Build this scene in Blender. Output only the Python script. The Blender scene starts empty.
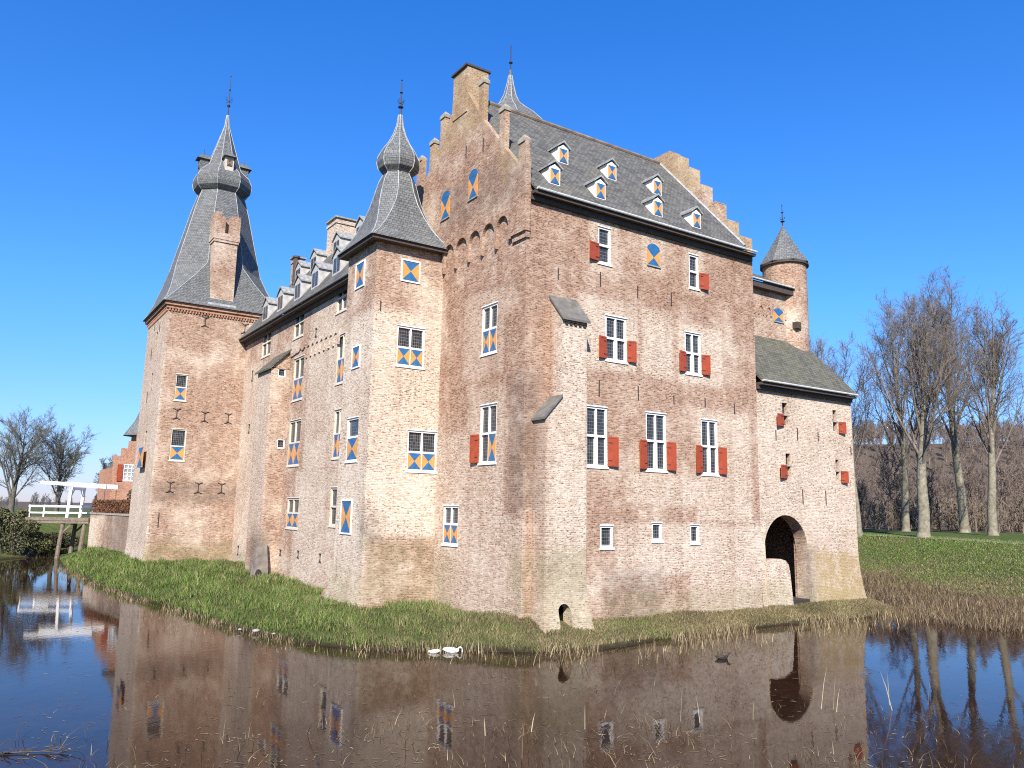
import bpy, bmesh, math, random
import numpy as np
from mathutils import Vector, Matrix

C = bpy.context.scene
COL = C.collection
R = math.radians
random.seed(7)

# ------------------------------------------------------------------ camera, sky, sun, exposure
YAW, PITCH, ROLL, FPX = R(33.88), R(9.03), R(1.03), 790.0
fw = Vector((math.sin(YAW)*math.cos(PITCH), math.cos(YAW)*math.cos(PITCH), math.sin(PITCH)))
rt = Vector((math.cos(YAW), -math.sin(YAW), 0)); up = rt.cross(fw)
rt2 = rt*math.cos(ROLL) + up*math.sin(ROLL); up2 = -rt*math.sin(ROLL) + up*math.cos(ROLL)
cd = bpy.data.cameras.new('camera'); cam = bpy.data.objects.new('camera', cd); COL.objects.link(cam)
mw = Matrix((( rt2.x, up2.x, -fw.x, -18.28), (rt2.y, up2.y, -fw.y, -26.30), (rt2.z, up2.z, -fw.z, 3.96), (0, 0, 0, 1)))
cam.matrix_world = mw
cd.sensor_width = 36; cd.lens = FPX*36/1024; cd.clip_end = 6000; cd.clip_start = 0.1
C.camera = cam

SUN_AZ, SUN_EL = R(39.5), R(37)           # the sun stands to the left behind the camera
w = bpy.data.worlds.new('World'); C.world = w; w.use_nodes = True
nt = w.node_tree; bgn = nt.nodes['Background']
sky = nt.nodes.new('ShaderNodeTexSky'); sky.sky_type = 'NISHITA'; sky.sun_disc = False
sky.sun_elevation = SUN_EL; sky.sun_rotation = SUN_AZ + math.pi
sky.air_density = 1.0; sky.dust_density = 0.1; sky.ozone_density = 2.0; sky.altitude = 0
# clear spring air: deepen the blue of the sky model, most of all in the pale band above the horizon
tcw = nt.nodes.new('ShaderNodeTexCoord'); spw = nt.nodes.new('ShaderNodeSeparateXYZ'); nt.links.new(tcw.outputs['Generated'], spw.inputs[0])
rpw = nt.nodes.new('ShaderNodeValToRGB'); nt.links.new(spw.outputs['Z'], rpw.inputs[0])
rpw.color_ramp.elements[0].position = 0.0; rpw.color_ramp.elements[0].color = (.44, .48, .80, 1)
rpw.color_ramp.elements[1].position = .60; rpw.color_ramp.elements[1].color = (.17, .72, 1.48, 1)
e0 = rpw.color_ramp.elements.new(.09); e0.color = (.42, .62, 1.02, 1); e_ = rpw.color_ramp.elements.new(.24); e_.color = (.34, .76, 1.28, 1)
mxw = nt.nodes.new('ShaderNodeMix'); mxw.data_type = 'RGBA'; mxw.blend_type = 'MULTIPLY'; mxw.inputs[0].default_value = 1
nt.links.new(sky.outputs[0], mxw.inputs[6]); nt.links.new(rpw.outputs[0], mxw.inputs[7]); nt.links.new(mxw.outputs[2], bgn.inputs['Color'])
bgn.inputs['Strength'].default_value = 0.09
sl = bpy.data.lights.new('sun', 'SUN'); sl.energy = 4.8; sl.angle = R(0.53); sl.color = (1.0, 0.93, 0.84)
so = bpy.data.objects.new('sun', sl); COL.objects.link(so)
ldir = Vector((math.sin(SUN_AZ)*math.cos(SUN_EL), math.cos(SUN_AZ)*math.cos(SUN_EL), -math.sin(SUN_EL)))
so.rotation_euler = ldir.to_track_quat('-Z', 'Y').to_euler(); so.location = (-60, -70, 60)
C.view_settings.view_transform = 'Standard'; C.view_settings.look = 'None'
C.view_settings.gamma = 1; C.view_settings.exposure = 1.0
C.view_settings.use_curve_mapping = False
C.cycles.use_denoising = False; C.cycles.filter_width = 1.1

# ------------------------------------------------------------------ helpers
class MB:
    def __init__(s): s.v = []; s.f = []; s.m = []
    def face(s, pts, m=0, n=None):
        pts = [tuple(p) for p in pts]
        if n is not None:
            a = np.array(pts); nn = np.zeros(3)
            for i in range(len(a)): nn += np.cross(a[i], a[(i+1) % len(a)])
            if nn @ np.array(n) < 0: pts = pts[::-1]
        k = len(s.v); s.v += pts; s.f.append(list(range(k, k+len(pts)))); s.m.append(m)
    def hexa(s, p, m=0):            # p: 8 points, bottom ring 0-3, top ring 4-7
        c = sum((Vector(q) for q in p), Vector())/8
        for q in ((0,1,2,3),(4,5,6,7),(0,1,5,4),(1,2,6,5),(2,3,7,6),(3,0,4,7)):
            fc = sum((Vector(p[i]) for i in q), Vector())/4 - c
            s.face([p[i] for i in q], m, fc)
    def box(s, a, b, m=0):
        x0,y0,z0 = a; x1,y1,z1 = b
        s.hexa([(x0,y0,z0),(x1,y0,z0),(x1,y1,z0),(x0,y1,z0),(x0,y0,z1),(x1,y0,z1),(x1,y1,z1),(x0,y1,z1)], m)
    def fbox(s, F, u0,u1,z0,z1,d0,d1, m=0):
        s.hexa([F(u0,z0,d0),F(u1,z0,d0),F(u1,z0,d1),F(u0,z0,d1),F(u0,z1,d0),F(u1,z1,d0),F(u1,z1,d1),F(u0,z1,d1)], m)
    def prism(s, poly, P, d0, d1, m=0, caps=True):     # poly in 2D, P(u,v,d) -> point
        a = [P(u,v,d0) for u,v in poly]; b = [P(u,v,d1) for u,v in poly]
        ax = Vector(P(0,0,1)) - Vector(P(0,0,0))
        if d1 < d0: ax = -ax
        if caps: s.face(a, m, -ax); s.face(b, m, ax)
        ar = sum(poly[i][0]*poly[(i+1)%len(poly)][1]-poly[(i+1)%len(poly)][0]*poly[i][1] for i in range(len(poly)))
        for i in range(len(poly)):
            j = (i+1) % len(poly)
            du, dv = poly[j][0]-poly[i][0], poly[j][1]-poly[i][1]
            o = (dv, -du) if ar > 0 else (-dv, du)
            n = Vector(P(o[0],o[1],0)) - Vector(P(0,0,0))
            s.face([a[i],a[j],b[j],b[i]], m, n)
    def tube(s, pts, rad, n=6, m=0, cap=True):
        pts = [Vector(p) for p in pts]; rings = []; k0 = len(s.v)
        if not hasattr(rad, '__len__'): rad = [rad]*len(pts)
        ref = None
        for i, p in enumerate(pts):
            d = (pts[min(i+1, len(pts)-1)] - pts[max(i-1, 0)]).normalized()
            if ref is None: ref = Vector((0,0,1)) if abs(d.z) < .9 else Vector((1,0,0))
            a = d.cross(ref).normalized(); b = d.cross(a).normalized(); ref = -b if False else ref
            r = rad[i]; ra, rb = r if hasattr(r, '__len__') else (r, r)
            for k in range(n):
                t = 2*math.pi*k/n; s.v.append(tuple(p + a*ra*math.cos(t) + b*rb*math.sin(t)))
        for i in range(len(pts)-1):
            for k in range(n):
                q = (k+1) % n
                s.f.append([k0+i*n+k, k0+i*n+q, k0+(i+1)*n+q, k0+(i+1)*n+k]); s.m.append(m)
        if cap:
            s.f.append([k0+k for k in range(n)][::-1]); s.m.append(m)
            s.f.append([k0+(len(pts)-1)*n+k for k in range(n)]); s.m.append(m)
    def lathe(s, c, prof, n=24, m=0, rot=0.0):
        k0 = len(s.v)
        for r, z in prof:
            for k in range(n):
                t = rot + 2*math.pi*k/n; s.v.append((c[0]+r*math.cos(t), c[1]+r*math.sin(t), c[2]+z))
        for i in range(len(prof)-1):
            for k in range(n):
                q = (k+1) % n
                s.f.append([k0+i*n+k, k0+i*n+q, k0+(i+1)*n+q, k0+(i+1)*n+k]); s.m.append(m)
        s.f.append([k0+k for k in range(n)][::-1]); s.m.append(m)
        s.f.append([k0+(len(prof)-1)*n+k for k in range(n)]); s.m.append(m)
    def build(s, name, mats, parent=None, uv=True, smooth=False, weld=False, recalc=False, centre=True, loc=None):
        me = bpy.data.meshes.new(name)
        v = np.array(s.v, float).reshape(-1, 3)
        if loc is not None: o = np.array(loc, float)
        elif centre and len(v): o = (v.min(0)+v.max(0))/2
        else: o = np.zeros(3)
        me.from_pydata([tuple(p) for p in (v-o)], [], s.f)
        if not isinstance(mats, (list, tuple)): mats = [mats]
        for mm in mats: me.materials.append(mm)
        me.polygons.foreach_set('material_index', s.m)
        if weld or recalc:
            bm = bmesh.new(); bm.from_mesh(me)
            if weld: bmesh.ops.remove_doubles(bm, verts=bm.verts, dist=1e-4)
            if recalc: bmesh.ops.recalc_face_normals(bm, faces=bm.faces)
            bm.to_mesh(me); bm.free()
        if smooth: me.polygons.foreach_set('use_smooth', [True]*len(me.polygons))
        if uv: face_uv(me, o)
        me.update()
        ob = bpy.data.objects.new(name, me); COL.objects.link(ob)
        ob.location = o
        if parent is not None:
            ob.parent = parent
            ob.location = Vector(o) - parent_loc(parent)
        return ob

def parent_loc(p):
    l = Vector(p.location)
    while p.parent is not None: p = p.parent; l += Vector(p.location)
    return l

def face_uv(me, o):
    uvl = me.uv_layers.new(name='UVMap'); d = np.zeros((len(me.loops), 2))
    co = np.array([tuple(q.co) for q in me.vertices]) + o
    for p in me.polygons:
        n = np.array(p.normal); li = list(p.loop_indices); pts = co[[me.loops[i].vertex_index for i in li]]
        if abs(n[2]) > .985 or (abs(n[0]) + abs(n[1])) < 1e-6: d[li] = pts[:, :2]
        else:
            t = np.array([-n[1], n[0], 0]); t /= np.linalg.norm(t); b = np.cross(n, t)
            # quantise the tangent a little so that neighbouring facets keep running courses
            d[li, 0] = pts @ t; d[li, 1] = pts[:, 2]/max(abs(b[2]), .05) if abs(b[2]) > .2 else pts @ b
    uvl.data.foreach_set('uv', d.ravel())

def tag(o, label=None, cat=None, group=None, kind=None):
    if label: o['label'] = label
    if cat: o['category'] = cat
    if group: o['group'] = group
    if kind: o['kind'] = kind
    return o
def empty(name, loc):
    o = bpy.data.objects.new(name, None); COL.objects.link(o); o.location = loc; o.empty_display_size = .5
    return o

# ------------------------------------------------------------------ node helpers / materials
class NT:
    def __init__(s, name):
        s.mat = bpy.data.materials.new(name); s.mat.use_nodes = True; s.t = s.mat.node_tree; s.n = s.t.nodes
        s.b = s.n['Principled BSDF']
    def node(s, t, **kw):
        o = s.n.new('ShaderNode'+t)
        for k, v in kw.items(): setattr(o, k, v)
        return o
    def link(s, a, b): s.t.links.new(a, b)
    def val(s, i, v):
        if hasattr(v, 'is_output') or isinstance(v, bpy.types.NodeSocket): s.link(v, i)
        else: i.default_value = v
    def math(s, op, a, b=None, c=None, clamp=False):
        o = s.node('Math', operation=op); o.use_clamp = clamp; s.val(o.inputs[0], a)
        if b is not None: s.val(o.inputs[1], b)
        if c is not None: s.val(o.inputs[2], c)
        return o.outputs[0]
    def mix(s, f, a, b, blend='MIX'):
        o = s.node('Mix', data_type='RGBA', blend_type=blend)
        s.val(o.inputs[0], f)
        for i, v in ((6, a), (7, b)):
            if isinstance(v, (tuple, list)): o.inputs[i].default_value = (*v[:3], 1)
            else: s.link(v, o.inputs[i])
        return o.outputs[2]
    def ramp(s, f, stops, interp='LINEAR'):
        o = s.node('ValToRGB'); s.link(f, o.inputs[0]); cr = o.color_ramp; cr.interpolation = interp
        while len(cr.elements) < len(stops): cr.elements.new(.5)
        for e, (p, c) in zip(cr.elements, stops):
            e.position = p; e.color = (*c, 1) if hasattr(c, '__len__') else (c, c, c, 1)
        return o.outputs[0]
    def noise(s, vec, scale, detail=4, rough=.55, dist=0, col=False):
        o = s.node('TexNoise'); s.link(vec, o.inputs['Vector']); o.inputs['Scale'].default_value = scale
        o.inputs['Detail'].default_value = detail; o.inputs['Roughness'].default_value = rough; o.inputs['Distortion'].default_value = dist
        return o.outputs['Color' if col else 'Fac']
    def maprange(s, v, a, b, c, d):
        o = s.node('MapRange'); s.val(o.inputs[0], v)
        for i, x in enumerate((a, b, c, d)): o.inputs[i+1].default_value = x
        return o.outputs[0]

def plain(name, col, rough=.6, noise=0.0, nscale=6, metallic=0, spec=.5, bump=0):
    T = NT(name); b = T.b; b.inputs['Roughness'].default_value = rough; b.inputs['Metallic'].default_value = metallic
    b.inputs['Specular IOR Level'].default_value = spec
    if noise:
        tc = T.node('TexCoord'); f = T.noise(tc.outputs['Object'], nscale, 5, .6)
        lo = tuple(c*(1-noise) for c in col); hi = tuple(min(1, c*(1+noise)) for c in col)
        T.link(T.ramp(f, [(.3, lo), (.7, hi)]), b.inputs['Base Color'])
        if bump:
            bn = T.node('Bump'); bn.inputs['Strength'].default_value = bump; bn.inputs['Distance'].default_value = .01
            T.link(f, bn.inputs['Height']); T.link(bn.outputs[0], b.inputs['Normal'])
    else: b.inputs['Base Color'].default_value = (*col, 1)
    return T.mat

RED = [(0, (.115, .062, .043)), (.15, (.225, .124, .079)), (.4, (.345, .208, .138)), (.6, (.42, .274, .187)), (.82, (.49, .357, .257)), (1, (.58, .47, .36))]
PALE = [(0, (.22, .155, .11)), (.15, (.385, .295, .215)), (.4, (.525, .435, .328)), (.65, (.595, .513, .402)), (.85, (.645, .572, .465)), (1, (.72, .66, .57))]
ORANGE = [(0, (.22, .09, .05)), (.2, (.36, .155, .085)), (.5, (.46, .21, .115)), (.8, (.52, .27, .16)), (1, (.58, .36, .24))]

def zone(T, pos, boxes, nz, soft=.25, amp=1.0):
    """mask of patches of paler or stained masonry: rounded boxes in metres with ragged edges"""
    sep = T.node('SeparateXYZ'); T.link(pos, sep.inputs[0]); out = None
    jit = T.math('MULTIPLY', T.math('SUBTRACT', nz, .5), amp)
    for bx in boxes:
        cur = None
        for ax, rng in zip('XYZ', bx):
            if rng is None: continue
            c, h = (rng[0]+rng[1])/2, (rng[1]-rng[0])/2
            e = T.math('SUBTRACT', T.math('ABSOLUTE', T.math('SUBTRACT', sep.outputs[ax], c)), h)
            cur = e if cur is None else T.math('MAXIMUM', cur, e)
        k = T.maprange(T.math('ADD', cur, jit), -soft, soft, 1, 0)
        out = k if out is None else T.math('MAXIMUM', out, k)
    return out

def brick_mat(name, base=RED, pale=(), moss=(), lichen=(), stain=(), bw=.23, rh=.075, pale_bias=.0, mortar=(.50, .42, .34), pits=.72, lich=.42, deep=()):
    T = NT(name); b = T.b
    tc = T.node('TexCoord'); geo = T.node('NewGeometry'); uv = tc.outputs['UV']; pos = geo.outputs['Position']
    wob = T.noise(pos, .9, 3, .6, col=True)
    vm = T.node('VectorMath', operation='SUBTRACT'); T.link(wob, vm.inputs[0]); vm.inputs[1].default_value = (.5, .5, .5)
    vs = T.node('VectorMath', operation='MULTIPLY'); T.link(vm.outputs[0], vs.inputs[0]); vs.inputs[1].default_value = (.05, .035, 0)
    va = T.node('VectorMath', operation='ADD'); T.link(uv, va.inputs[0]); T.link(vs.outputs[0], va.inputs[1])
    br = T.node('TexBrick'); T.link(va.outputs[0], br.inputs['Vector'])
    br.inputs['Color1'].default_value = (0, 0, 0, 1); br.inputs['Color2'].default_value = (1, 1, 1, 1); br.inputs['Mortar'].default_value = (.5, .5, .5, 1)
    br.inputs['Scale'].default_value = 1; br.inputs['Mortar Size'].default_value = .011; br.inputs['Mortar Smooth'].default_value = .35
    br.inputs['Brick Width'].default_value = bw; br.inputs['Row Height'].default_value = rh; br.inputs['Bias'].default_value = 0
    rnd = T.node('SeparateColor'); T.link(br.outputs['Color'], rnd.inputs[0])
    big = T.noise(pos, .45, 5, .62); mid = T.noise(pos, 2.2, 5, .65); fine = T.noise(pos, 14, 3, .7)
    # per-brick tone pushed by weathering at two sizes
    tone = T.math('ADD', T.math('MULTIPLY', rnd.outputs[0], .62), T.math('MULTIPLY', T.math('SUBTRACT', mid, .5), .75))
    tone = T.math('ADD', tone, T.math('ADD', .18, T.math('MULTIPLY', T.math('SUBTRACT', fine, .5), .5)), clamp=True)
    cr = T.ramp(tone, base); cp = T.ramp(tone, PALE)
    zm = T.maprange(T.math('ADD', big, pale_bias), .47, .66, 0, .75)
    if pale: zm = T.math('MAXIMUM', zm, zone(T, pos, pale, mid, .2, .95))
    col = T.mix(zm, cr, cp)
    mcol = T.mix(zm, tuple(c*.80 for c in mortar), tuple(min(.8, c*1.2) for c in mortar))
    col = T.mix(T.math('MULTIPLY', br.outputs['Fac'], .85), col, mcol)
    # eaten-out joints and missing arrises: small dark pits scattered along the courses
    pv = T.node('VectorMath', operation='MULTIPLY'); T.link(va.outputs[0], pv.inputs[0]); pv.inputs[1].default_value = (6.5, 17, 1)
    pit = T.noise(pv.outputs[0], 1.0, 2, .6)
    pm = T.maprange(T.math('ADD', pit, T.math('MULTIPLY', T.math('SUBTRACT', big, .5), -.25)), .585, .66, 0, pits)
    col = T.mix(pm, col, (.075, .045, .032))
    # smears of lime mortar over the arrises
    wv_ = T.node('VectorMath', operation='MULTIPLY'); T.link(va.outputs[0], wv_.inputs[0]); wv_.inputs[1].default_value = (5.0, 15, 1)
    wa_ = T.node('VectorMath', operation='ADD'); T.link(wv_.outputs[0], wa_.inputs[0]); wa_.inputs[1].default_value = (37.3, 11.7, 4)
    col = T.mix(T.maprange(T.noise(wa_.outputs[0], 1.0, 2, .6), .58, .68, 0, .42), col, T.mix(zm, (.50, .39, .30), (.78, .72, .63)))
    # rain streaks: long in height, narrow along the wall
    sv = T.node('VectorMath', operation='MULTIPLY'); T.link(pos, sv.inputs[0]); sv.inputs[1].default_value = (1.5, 1.5, .13)
    stk = T.noise(sv.outputs[0], 1.0, 4, .6)
    col = T.mix(T.maprange(stk, .50, .72, 0, .38), col, T.mix(1.0, col, (.62, .54, .47), 'MULTIPLY'))
    col = T.mix(T.maprange(T.noise(pos, .22, 3, .6), .40, .65, .40, 0), col, T.mix(1.0, col, (.80, .69, .62), 'MULTIPLY'))
    if deep: col = T.mix(T.math('MULTIPLY', zone(T, pos, deep, mid, .9, 3.0), .55), col, T.mix(1.0, col, (.72, .59, .53), 'MULTIPLY'))
    if stain:
        col = T.mix(T.math('MULTIPLY', zone(T, pos, stain, mid, .5, 1.6), .55), col, (.13, .105, .085))
    if moss:
        ml = T.math('MULTIPLY', zone(T, pos, moss, T.noise(pos, 1.1, 6, .7), .45, 2.2), .45)
        col = T.mix(ml, col, T.ramp(mid, [(.3, (.13, .125, .05)), (.7, (.30, .25, .12))]))
    if lichen:
        ll = T.math('MULTIPLY', zone(T, pos, lichen, T.noise(pos, 1.8, 6, .7), .3, 2.6), lich)
        col = T.mix(ll, col, T.ramp(fine, [(.3, (.26, .17, .05)), (.5, (.36, .26, .12)), (.75, (.36, .31, .21))]))
    T.link(col, b.inputs['Base Color']); b.inputs['Roughness'].default_value = .92; b.inputs['Specular IOR Level'].default_value = .15
    h = T.math('SUBTRACT', T.math('ADD', T.math('MULTIPLY', fine, .5), T.math('MULTIPLY', rnd.outputs[0], .4)), T.math('ADD', T.math('MULTIPLY', br.outputs['Fac'], .7), T.math('MULTIPLY', pm, 1.2)))
    bn = T.node('Bump'); bn.inputs['Strength'].default_value = .7; bn.inputs['Distance'].default_value = .02
    T.link(h, bn.inputs['Height']); T.link(bn.outputs[0], b.inputs['Normal'])
    return T.mat

def slate_mat(name, lo=(.045, .044, .038), hi=(.175, .170, .152), bw=.26, rh=.17, tint=(.17, .15, .09), tamt=.35):
    T = NT(name); b = T.b; tc = T.node('TexCoord'); geo = T.node('NewGeometry'); pos = geo.outputs['Position']
    br = T.node('TexBrick'); T.link(tc.outputs['UV'], br.inputs['Vector'])
    br.inputs['Color1'].default_value = (0, 0, 0, 1); br.inputs['Color2'].default_value = (1, 1, 1, 1); br.inputs['Mortar'].default_value = (0, 0, 0, 1)
    br.inputs['Scale'].default_value = 1; br.inputs['Mortar Size'].default_value = .008; br.inputs['Mortar Smooth'].default_value = .1
    br.inputs['Brick Width'].default_value = bw; br.inputs['Row Height'].default_value = rh
    s = T.node('SeparateColor'); T.link(br.outputs['Color'], s.inputs[0])
    n1 = T.noise(pos, .7, 6, .65); n2 = T.noise(pos, 9, 4, .7)
    t = T.math('ADD', T.math('MULTIPLY', s.outputs[0], .4), T.math('ADD', T.math('MULTIPLY', n1, .5), T.math('MULTIPLY', T.math('SUBTRACT', n2, .4), .6)), clamp=True)
    col = T.ramp(t, [(.1, lo), (.9, hi)])
    col = T.mix(T.maprange(n1, .48, .75, 0, tamt), col, tint)
    col = T.mix(T.math('MULTIPLY', br.outputs['Fac'], .9), col, (.012, .012, .012))
    T.link(col, b.inputs['Base Color']); b.inputs['Roughness'].default_value = .75; b.inputs['Specular IOR Level'].default_value = .2
    bn = T.node('Bump'); bn.inputs['Strength'].default_value = .6; bn.inputs['Distance'].default_value = .02
    T.link(T.math('SUBTRACT', T.math('ADD', s.outputs[0], n2), br.outputs['Fac']), bn.inputs['Height']); T.link(bn.outputs[0], b.inputs['Normal'])
    return T.mat

def glass_mat(name, gx=.115, gz=.15, lead=(.17, .17, .165)):
    T = NT(name); b = T.b; tc = T.node('TexCoord')
    br = T.node('TexBrick'); T.link(tc.outputs['UV'], br.inputs['Vector']); br.offset = 0
    br.inputs['Color1'].default_value = (0, 0, 0, 1); br.inputs['Color2'].default_value = (1, 1, 1, 1)
    br.inputs['Scale'].default_value = 1; br.inputs['Mortar Size'].default_value = .009; br.inputs['Brick Width'].default_value = gx; br.inputs['Row Height'].default_value = gz
    s = T.node('SeparateColor'); T.link(br.outputs['Color'], s.inputs[0])
    col = T.ramp(s.outputs[0], [(0, (.012, .014, .018)), (.7, (.022, .024, .027)), (1, (.05, .055, .06))])
    col = T.mix(T.math('MULTIPLY', br.outputs['Fac'], .8), col, lead)
    T.link(col, b.inputs['Base Color']); T.link(T.maprange(br.outputs['Fac'], 0, 1, .18, .6), b.inputs['Roughness'])
    geo = T.node('NewGeometry'); nn = T.noise(geo.outputs['Position'], 5, 2)
    bn = T.node('Bump'); bn.inputs['Strength'].default_value = .12; bn.inputs['Distance'].default_value = .02
    T.link(T.math('ADD', nn, s.outputs[0]), bn.inputs['Height']); T.link(bn.outputs[0], b.inputs['Normal'])
    return T.mat

G_FRONT = (-.6, .06)
M_keep = brick_mat('keep_brick', RED, pale_bias=-.015, deep=[((-.4, .02), (-.5, 8), (8.8, 24)), ((-.4, 2.6), (-.3, .1), (6, 18)), ((4.5, 14.6), (-.3, .1), (13.4, 18))], pale=[
    ((2.85, 6.2), (-1, .1), (10.2, 13.4)), ((6.6, 8.5), (-1, .1), (10.2, 13.35)), ((8.95, 12.0), (-1, .1), (10.1, 13.0)),
    ((3.5, 5.1), (-1, .1), (14.5, 17.1)), ((6.6, 8.1), (-1, .1), (15.1, 17.1)), ((9.4, 10.8), (-1, .1), (14.6, 16.9)),
    ((.5, 2.7), (-1.4, -.2), (-1, 13)), ((5.5, 13.2), (-1, .1), (4.3, 5.7)), ((10.0, 13.9), (-1, .1), (3.6, 8.9)), ((5, 14.5), (-1, .1), (1.2, 3.4)), ((9.5, 15), (-1, .1), (-1, 3.2)),
    ((-.3, .02), (1.7, 5.0), (9.9, 13.6)), ((-.3, .02), (1.6, 4.4), (5.2, 9.2)), ((-.3, .02), (1.5, 7.4), (-1, 7.3)), ((-.3, .02), (-.1, 1.5), (-1, 3.6))],
    moss=[((.1, 2.9), (-1.5, -.3), (-1, 2.4)), ((-.2, .6), (-.1, .6), (-1, 2.2)), ((4.5, 14.5), (-.5, .1), (-1, .25)), ((-.2, .1), (5.5, 7.5), (-1, 1.5))],
    lichen=[((-.5, 2), None, (21.8, 26.5)), ((13, 15), None, (21.9, 26)), ((13, 15), (-.2, 1.7), (17.4, 20.2)), ((-.3, 1.2), (.3, 2.0), (18.6, 20.8))],
    stain=[((-.2, .7), (-.2, 1.0), (4, 9.5)), ((4.5, 7.5), (-.3, .1), (-.6, 1.3)), ((-.3, .3), (0, 7), (17.5, 19.5))])
M_annex = brick_mat('annex_brick', RED, lich=.85, pale=[((14, 23.5), (-1, .2), (-1, 10.2))], pale_bias=.02,
    lichen=[((18.9, 23.5), (-1, .2), (-.9, 1.9))], moss=[((14, 16.6), (-1, .3), (-1, .5)), ((18, 24), (-1, .3), (-1, .0))], stain=[((18.0, 18.9), (-1, .4), (-1, 2.2))])
M_tower = brick_mat('tower_brick', RED, pale=[((-4, .1), (7, 11), (2.6, 13.2)), ((-4, -3.4), (7, 11), (-1, 13))], pale_bias=.03,
    moss=[((-3.4, .1), (7, 7.4), (-1, 2.3)), ((-4.2, -3.4), (7, 11), (-1, .9))], stain=[((-3.9, -3.0), (7, 7.6), (2.4, 3.6))])
M_wing = brick_mat('wing_brick', RED, pale=[((-3, -2.4), (13.5, 19), (6, 17)), ((-3, -2.4), (28.5, 33.2), (-1, 14)), ((-3, -2.4), (10, 20), (-1, 6)), ((-3.8, -3.6), None, (2, 12.5))], pale_bias=.03,
    moss=[((-4.5, -2.3), (28, 33.2), (-1, .6))], stain=[((-4.2, -3.2), (21, 24.5), (-1, 2.4))])
M_ltower = brick_mat('great_tower_brick', RED, pale=[((-8.6, -8.1), (32, 41), (-1, 18))], pale_bias=-.02, moss=[((-8.6, -2), (32, 33.2), (-1, 1.2))],
    stain=[((-8.0, -2.4), (32, 33.1), (4.2, 5.2))])
M_turret = brick_mat('turret_brick', RED, pale_bias=.0)
M_chim = brick_mat('chimney_brick', RED, pale_bias=.05, rh=.075)
M_gate = brick_mat('gatehouse_brick', ORANGE, pale_bias=-.4)
M_terr = brick_mat('terrace_brick', RED, pale=[((-9.3, -8.6), None, (-1, 2.6))], pale_bias=.0, stain=[((-8.4, -4), (44, 53), (-2, 4))])
M_slate = slate_mat('old_slate')
M_slate2 = slate_mat('helm_slate', (.075, .078, .076), (.195, .20, .195), .2, .14, (.15, .15, .11), .25)
M_slate3 = slate_mat('mossy_tile', (.050, .050, .038), (.165, .158, .12), .24, .2, (.12, .115, .05), .5)
M_lead = plain('lead', (.30, .31, .31), .5, .3, 3)
M_leadroof = plain('lead_sheet', (.25, .25, .235), .6, .35, 5)
M_gutter = plain('gutter_zinc', (.46, .46, .44), .5, .2, 4)
M_soffit = plain('dark_eaves_wood', (.055, .04, .032), .8, .3, 5)
M_white = plain('white_paint', (.78, .77, .73), .45, .06, 3)
M_blue = plain('blue_paint', (.022, .11, .25), .45, .25, 4)
M_orange = plain('orange_paint', (.55, .255, .065), .5, .2, 4)
M_cheek = plain('pale_dormer_boards', (.40, .39, .36), .6, .25, 3)
M_red = plain('red_paint', (.29, .050, .016), .5, .2, 4)
M_iron = plain('wrought_iron', (.035, .028, .025), .7, .3, 8)
M_glass = glass_mat('leaded_glass')
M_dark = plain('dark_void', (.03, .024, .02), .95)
M_timber = plain('grey_timber', (.16, .125, .09), .9, .4, 4)
M_stonecap = plain('old_coping', (.27, .24, .19), .9, .4, 3)

# ------------------------------------------------------------------ wall building
class Face:
    """a wall plane: origin o, horizontal axis u, outward normal n; F(u,z,d) gives a point d metres proud of it"""
    def __init__(s, o, u, n, deform=None): s.o = Vector(o); s.u = Vector(u); s.n = Vector(n); s.holes = []; s.deform = deform
    def __call__(s, u, z, d):
        p = s.o + s.u*u + s.n*d; p.z = z
        if s.deform: p = s.deform(p)
        return tuple(p)

def wall(mb, F, u0, u1, z0, z1, depth=.26, cu=(), cz=(), m=0):
    H = F.holes
    us = sorted({round(x, 4) for x in [u0, u1, *cu, *[h[0] for h in H], *[h[1] for h in H]]})
    zs = sorted({round(x, 4) for x in [z0, z1, *cz, *[h[2] for h in H], *[h[3] for h in H]]})
    for a, b in zip(us, us[1:]):
        for c, d in zip(zs, zs[1:]):
            mu, mz = (a+b)/2, (c+d)/2
            if any(h[0] < mu < h[1] and h[2] < mz < h[3] for h in H): continue
            mb.face([F(a, c, 0), F(b, c, 0), F(b, d, 0), F(a, d, 0)], m, F.n)
    up_ = Vector((0, 0, 1))
    for h in H:
        a, b, c, d = h[:4]; dp = h[4] if len(h) > 4 else depth
        mb.face([F(a, c, 0), F(a, c, -dp), F(a, d, -dp), F(a, d, 0)], m, F.u)
        mb.face([F(b, c, 0), F(b, c, -dp), F(b, d, -dp), F(b, d, 0)], m, -F.u)
        mb.face([F(a, c, 0), F(b, c, 0), F(b, c, -dp), F(a, c, -dp)], m, up_)
        if len(h) <= 5: mb.face([F(a, d, 0), F(b, d, 0), F(b, d, -dp), F(a, d, -dp)], m, -up_)

def arch_fill(mb, F, u0, u1, zs, zt, depth, m=0, n=14):
    """brick above an arched opening: spandrels and the underside of the arch inside a rectangular hole"""
    c, h = (u0+u1)/2, (u1-u0)/2; k = zt-zs-.002
    P = [(c-h*math.cos(math.pi*i/n), zs+k*math.sin(math.pi*i/n)) for i in range(n+1)]
    for (a, b), (c2, d) in zip(P, P[1:]):
        mb.face([F(a, b, 0), F(c2, d, 0), F(c2, zt, 0), F(a, zt, 0)], m, F.n)
        mb.face([F(a, b, 0), F(c2, d, 0), F(c2, d, -depth), F(a, b, -depth)], m, (0, 0, -1))

castle = empty('castle', (0, 0, 0))
tag(castle, 'big medieval brick castle with slate roofs and stepped gables standing in its moat', 'castle')

def lab(o, l): o['label'] = l; return o

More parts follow.
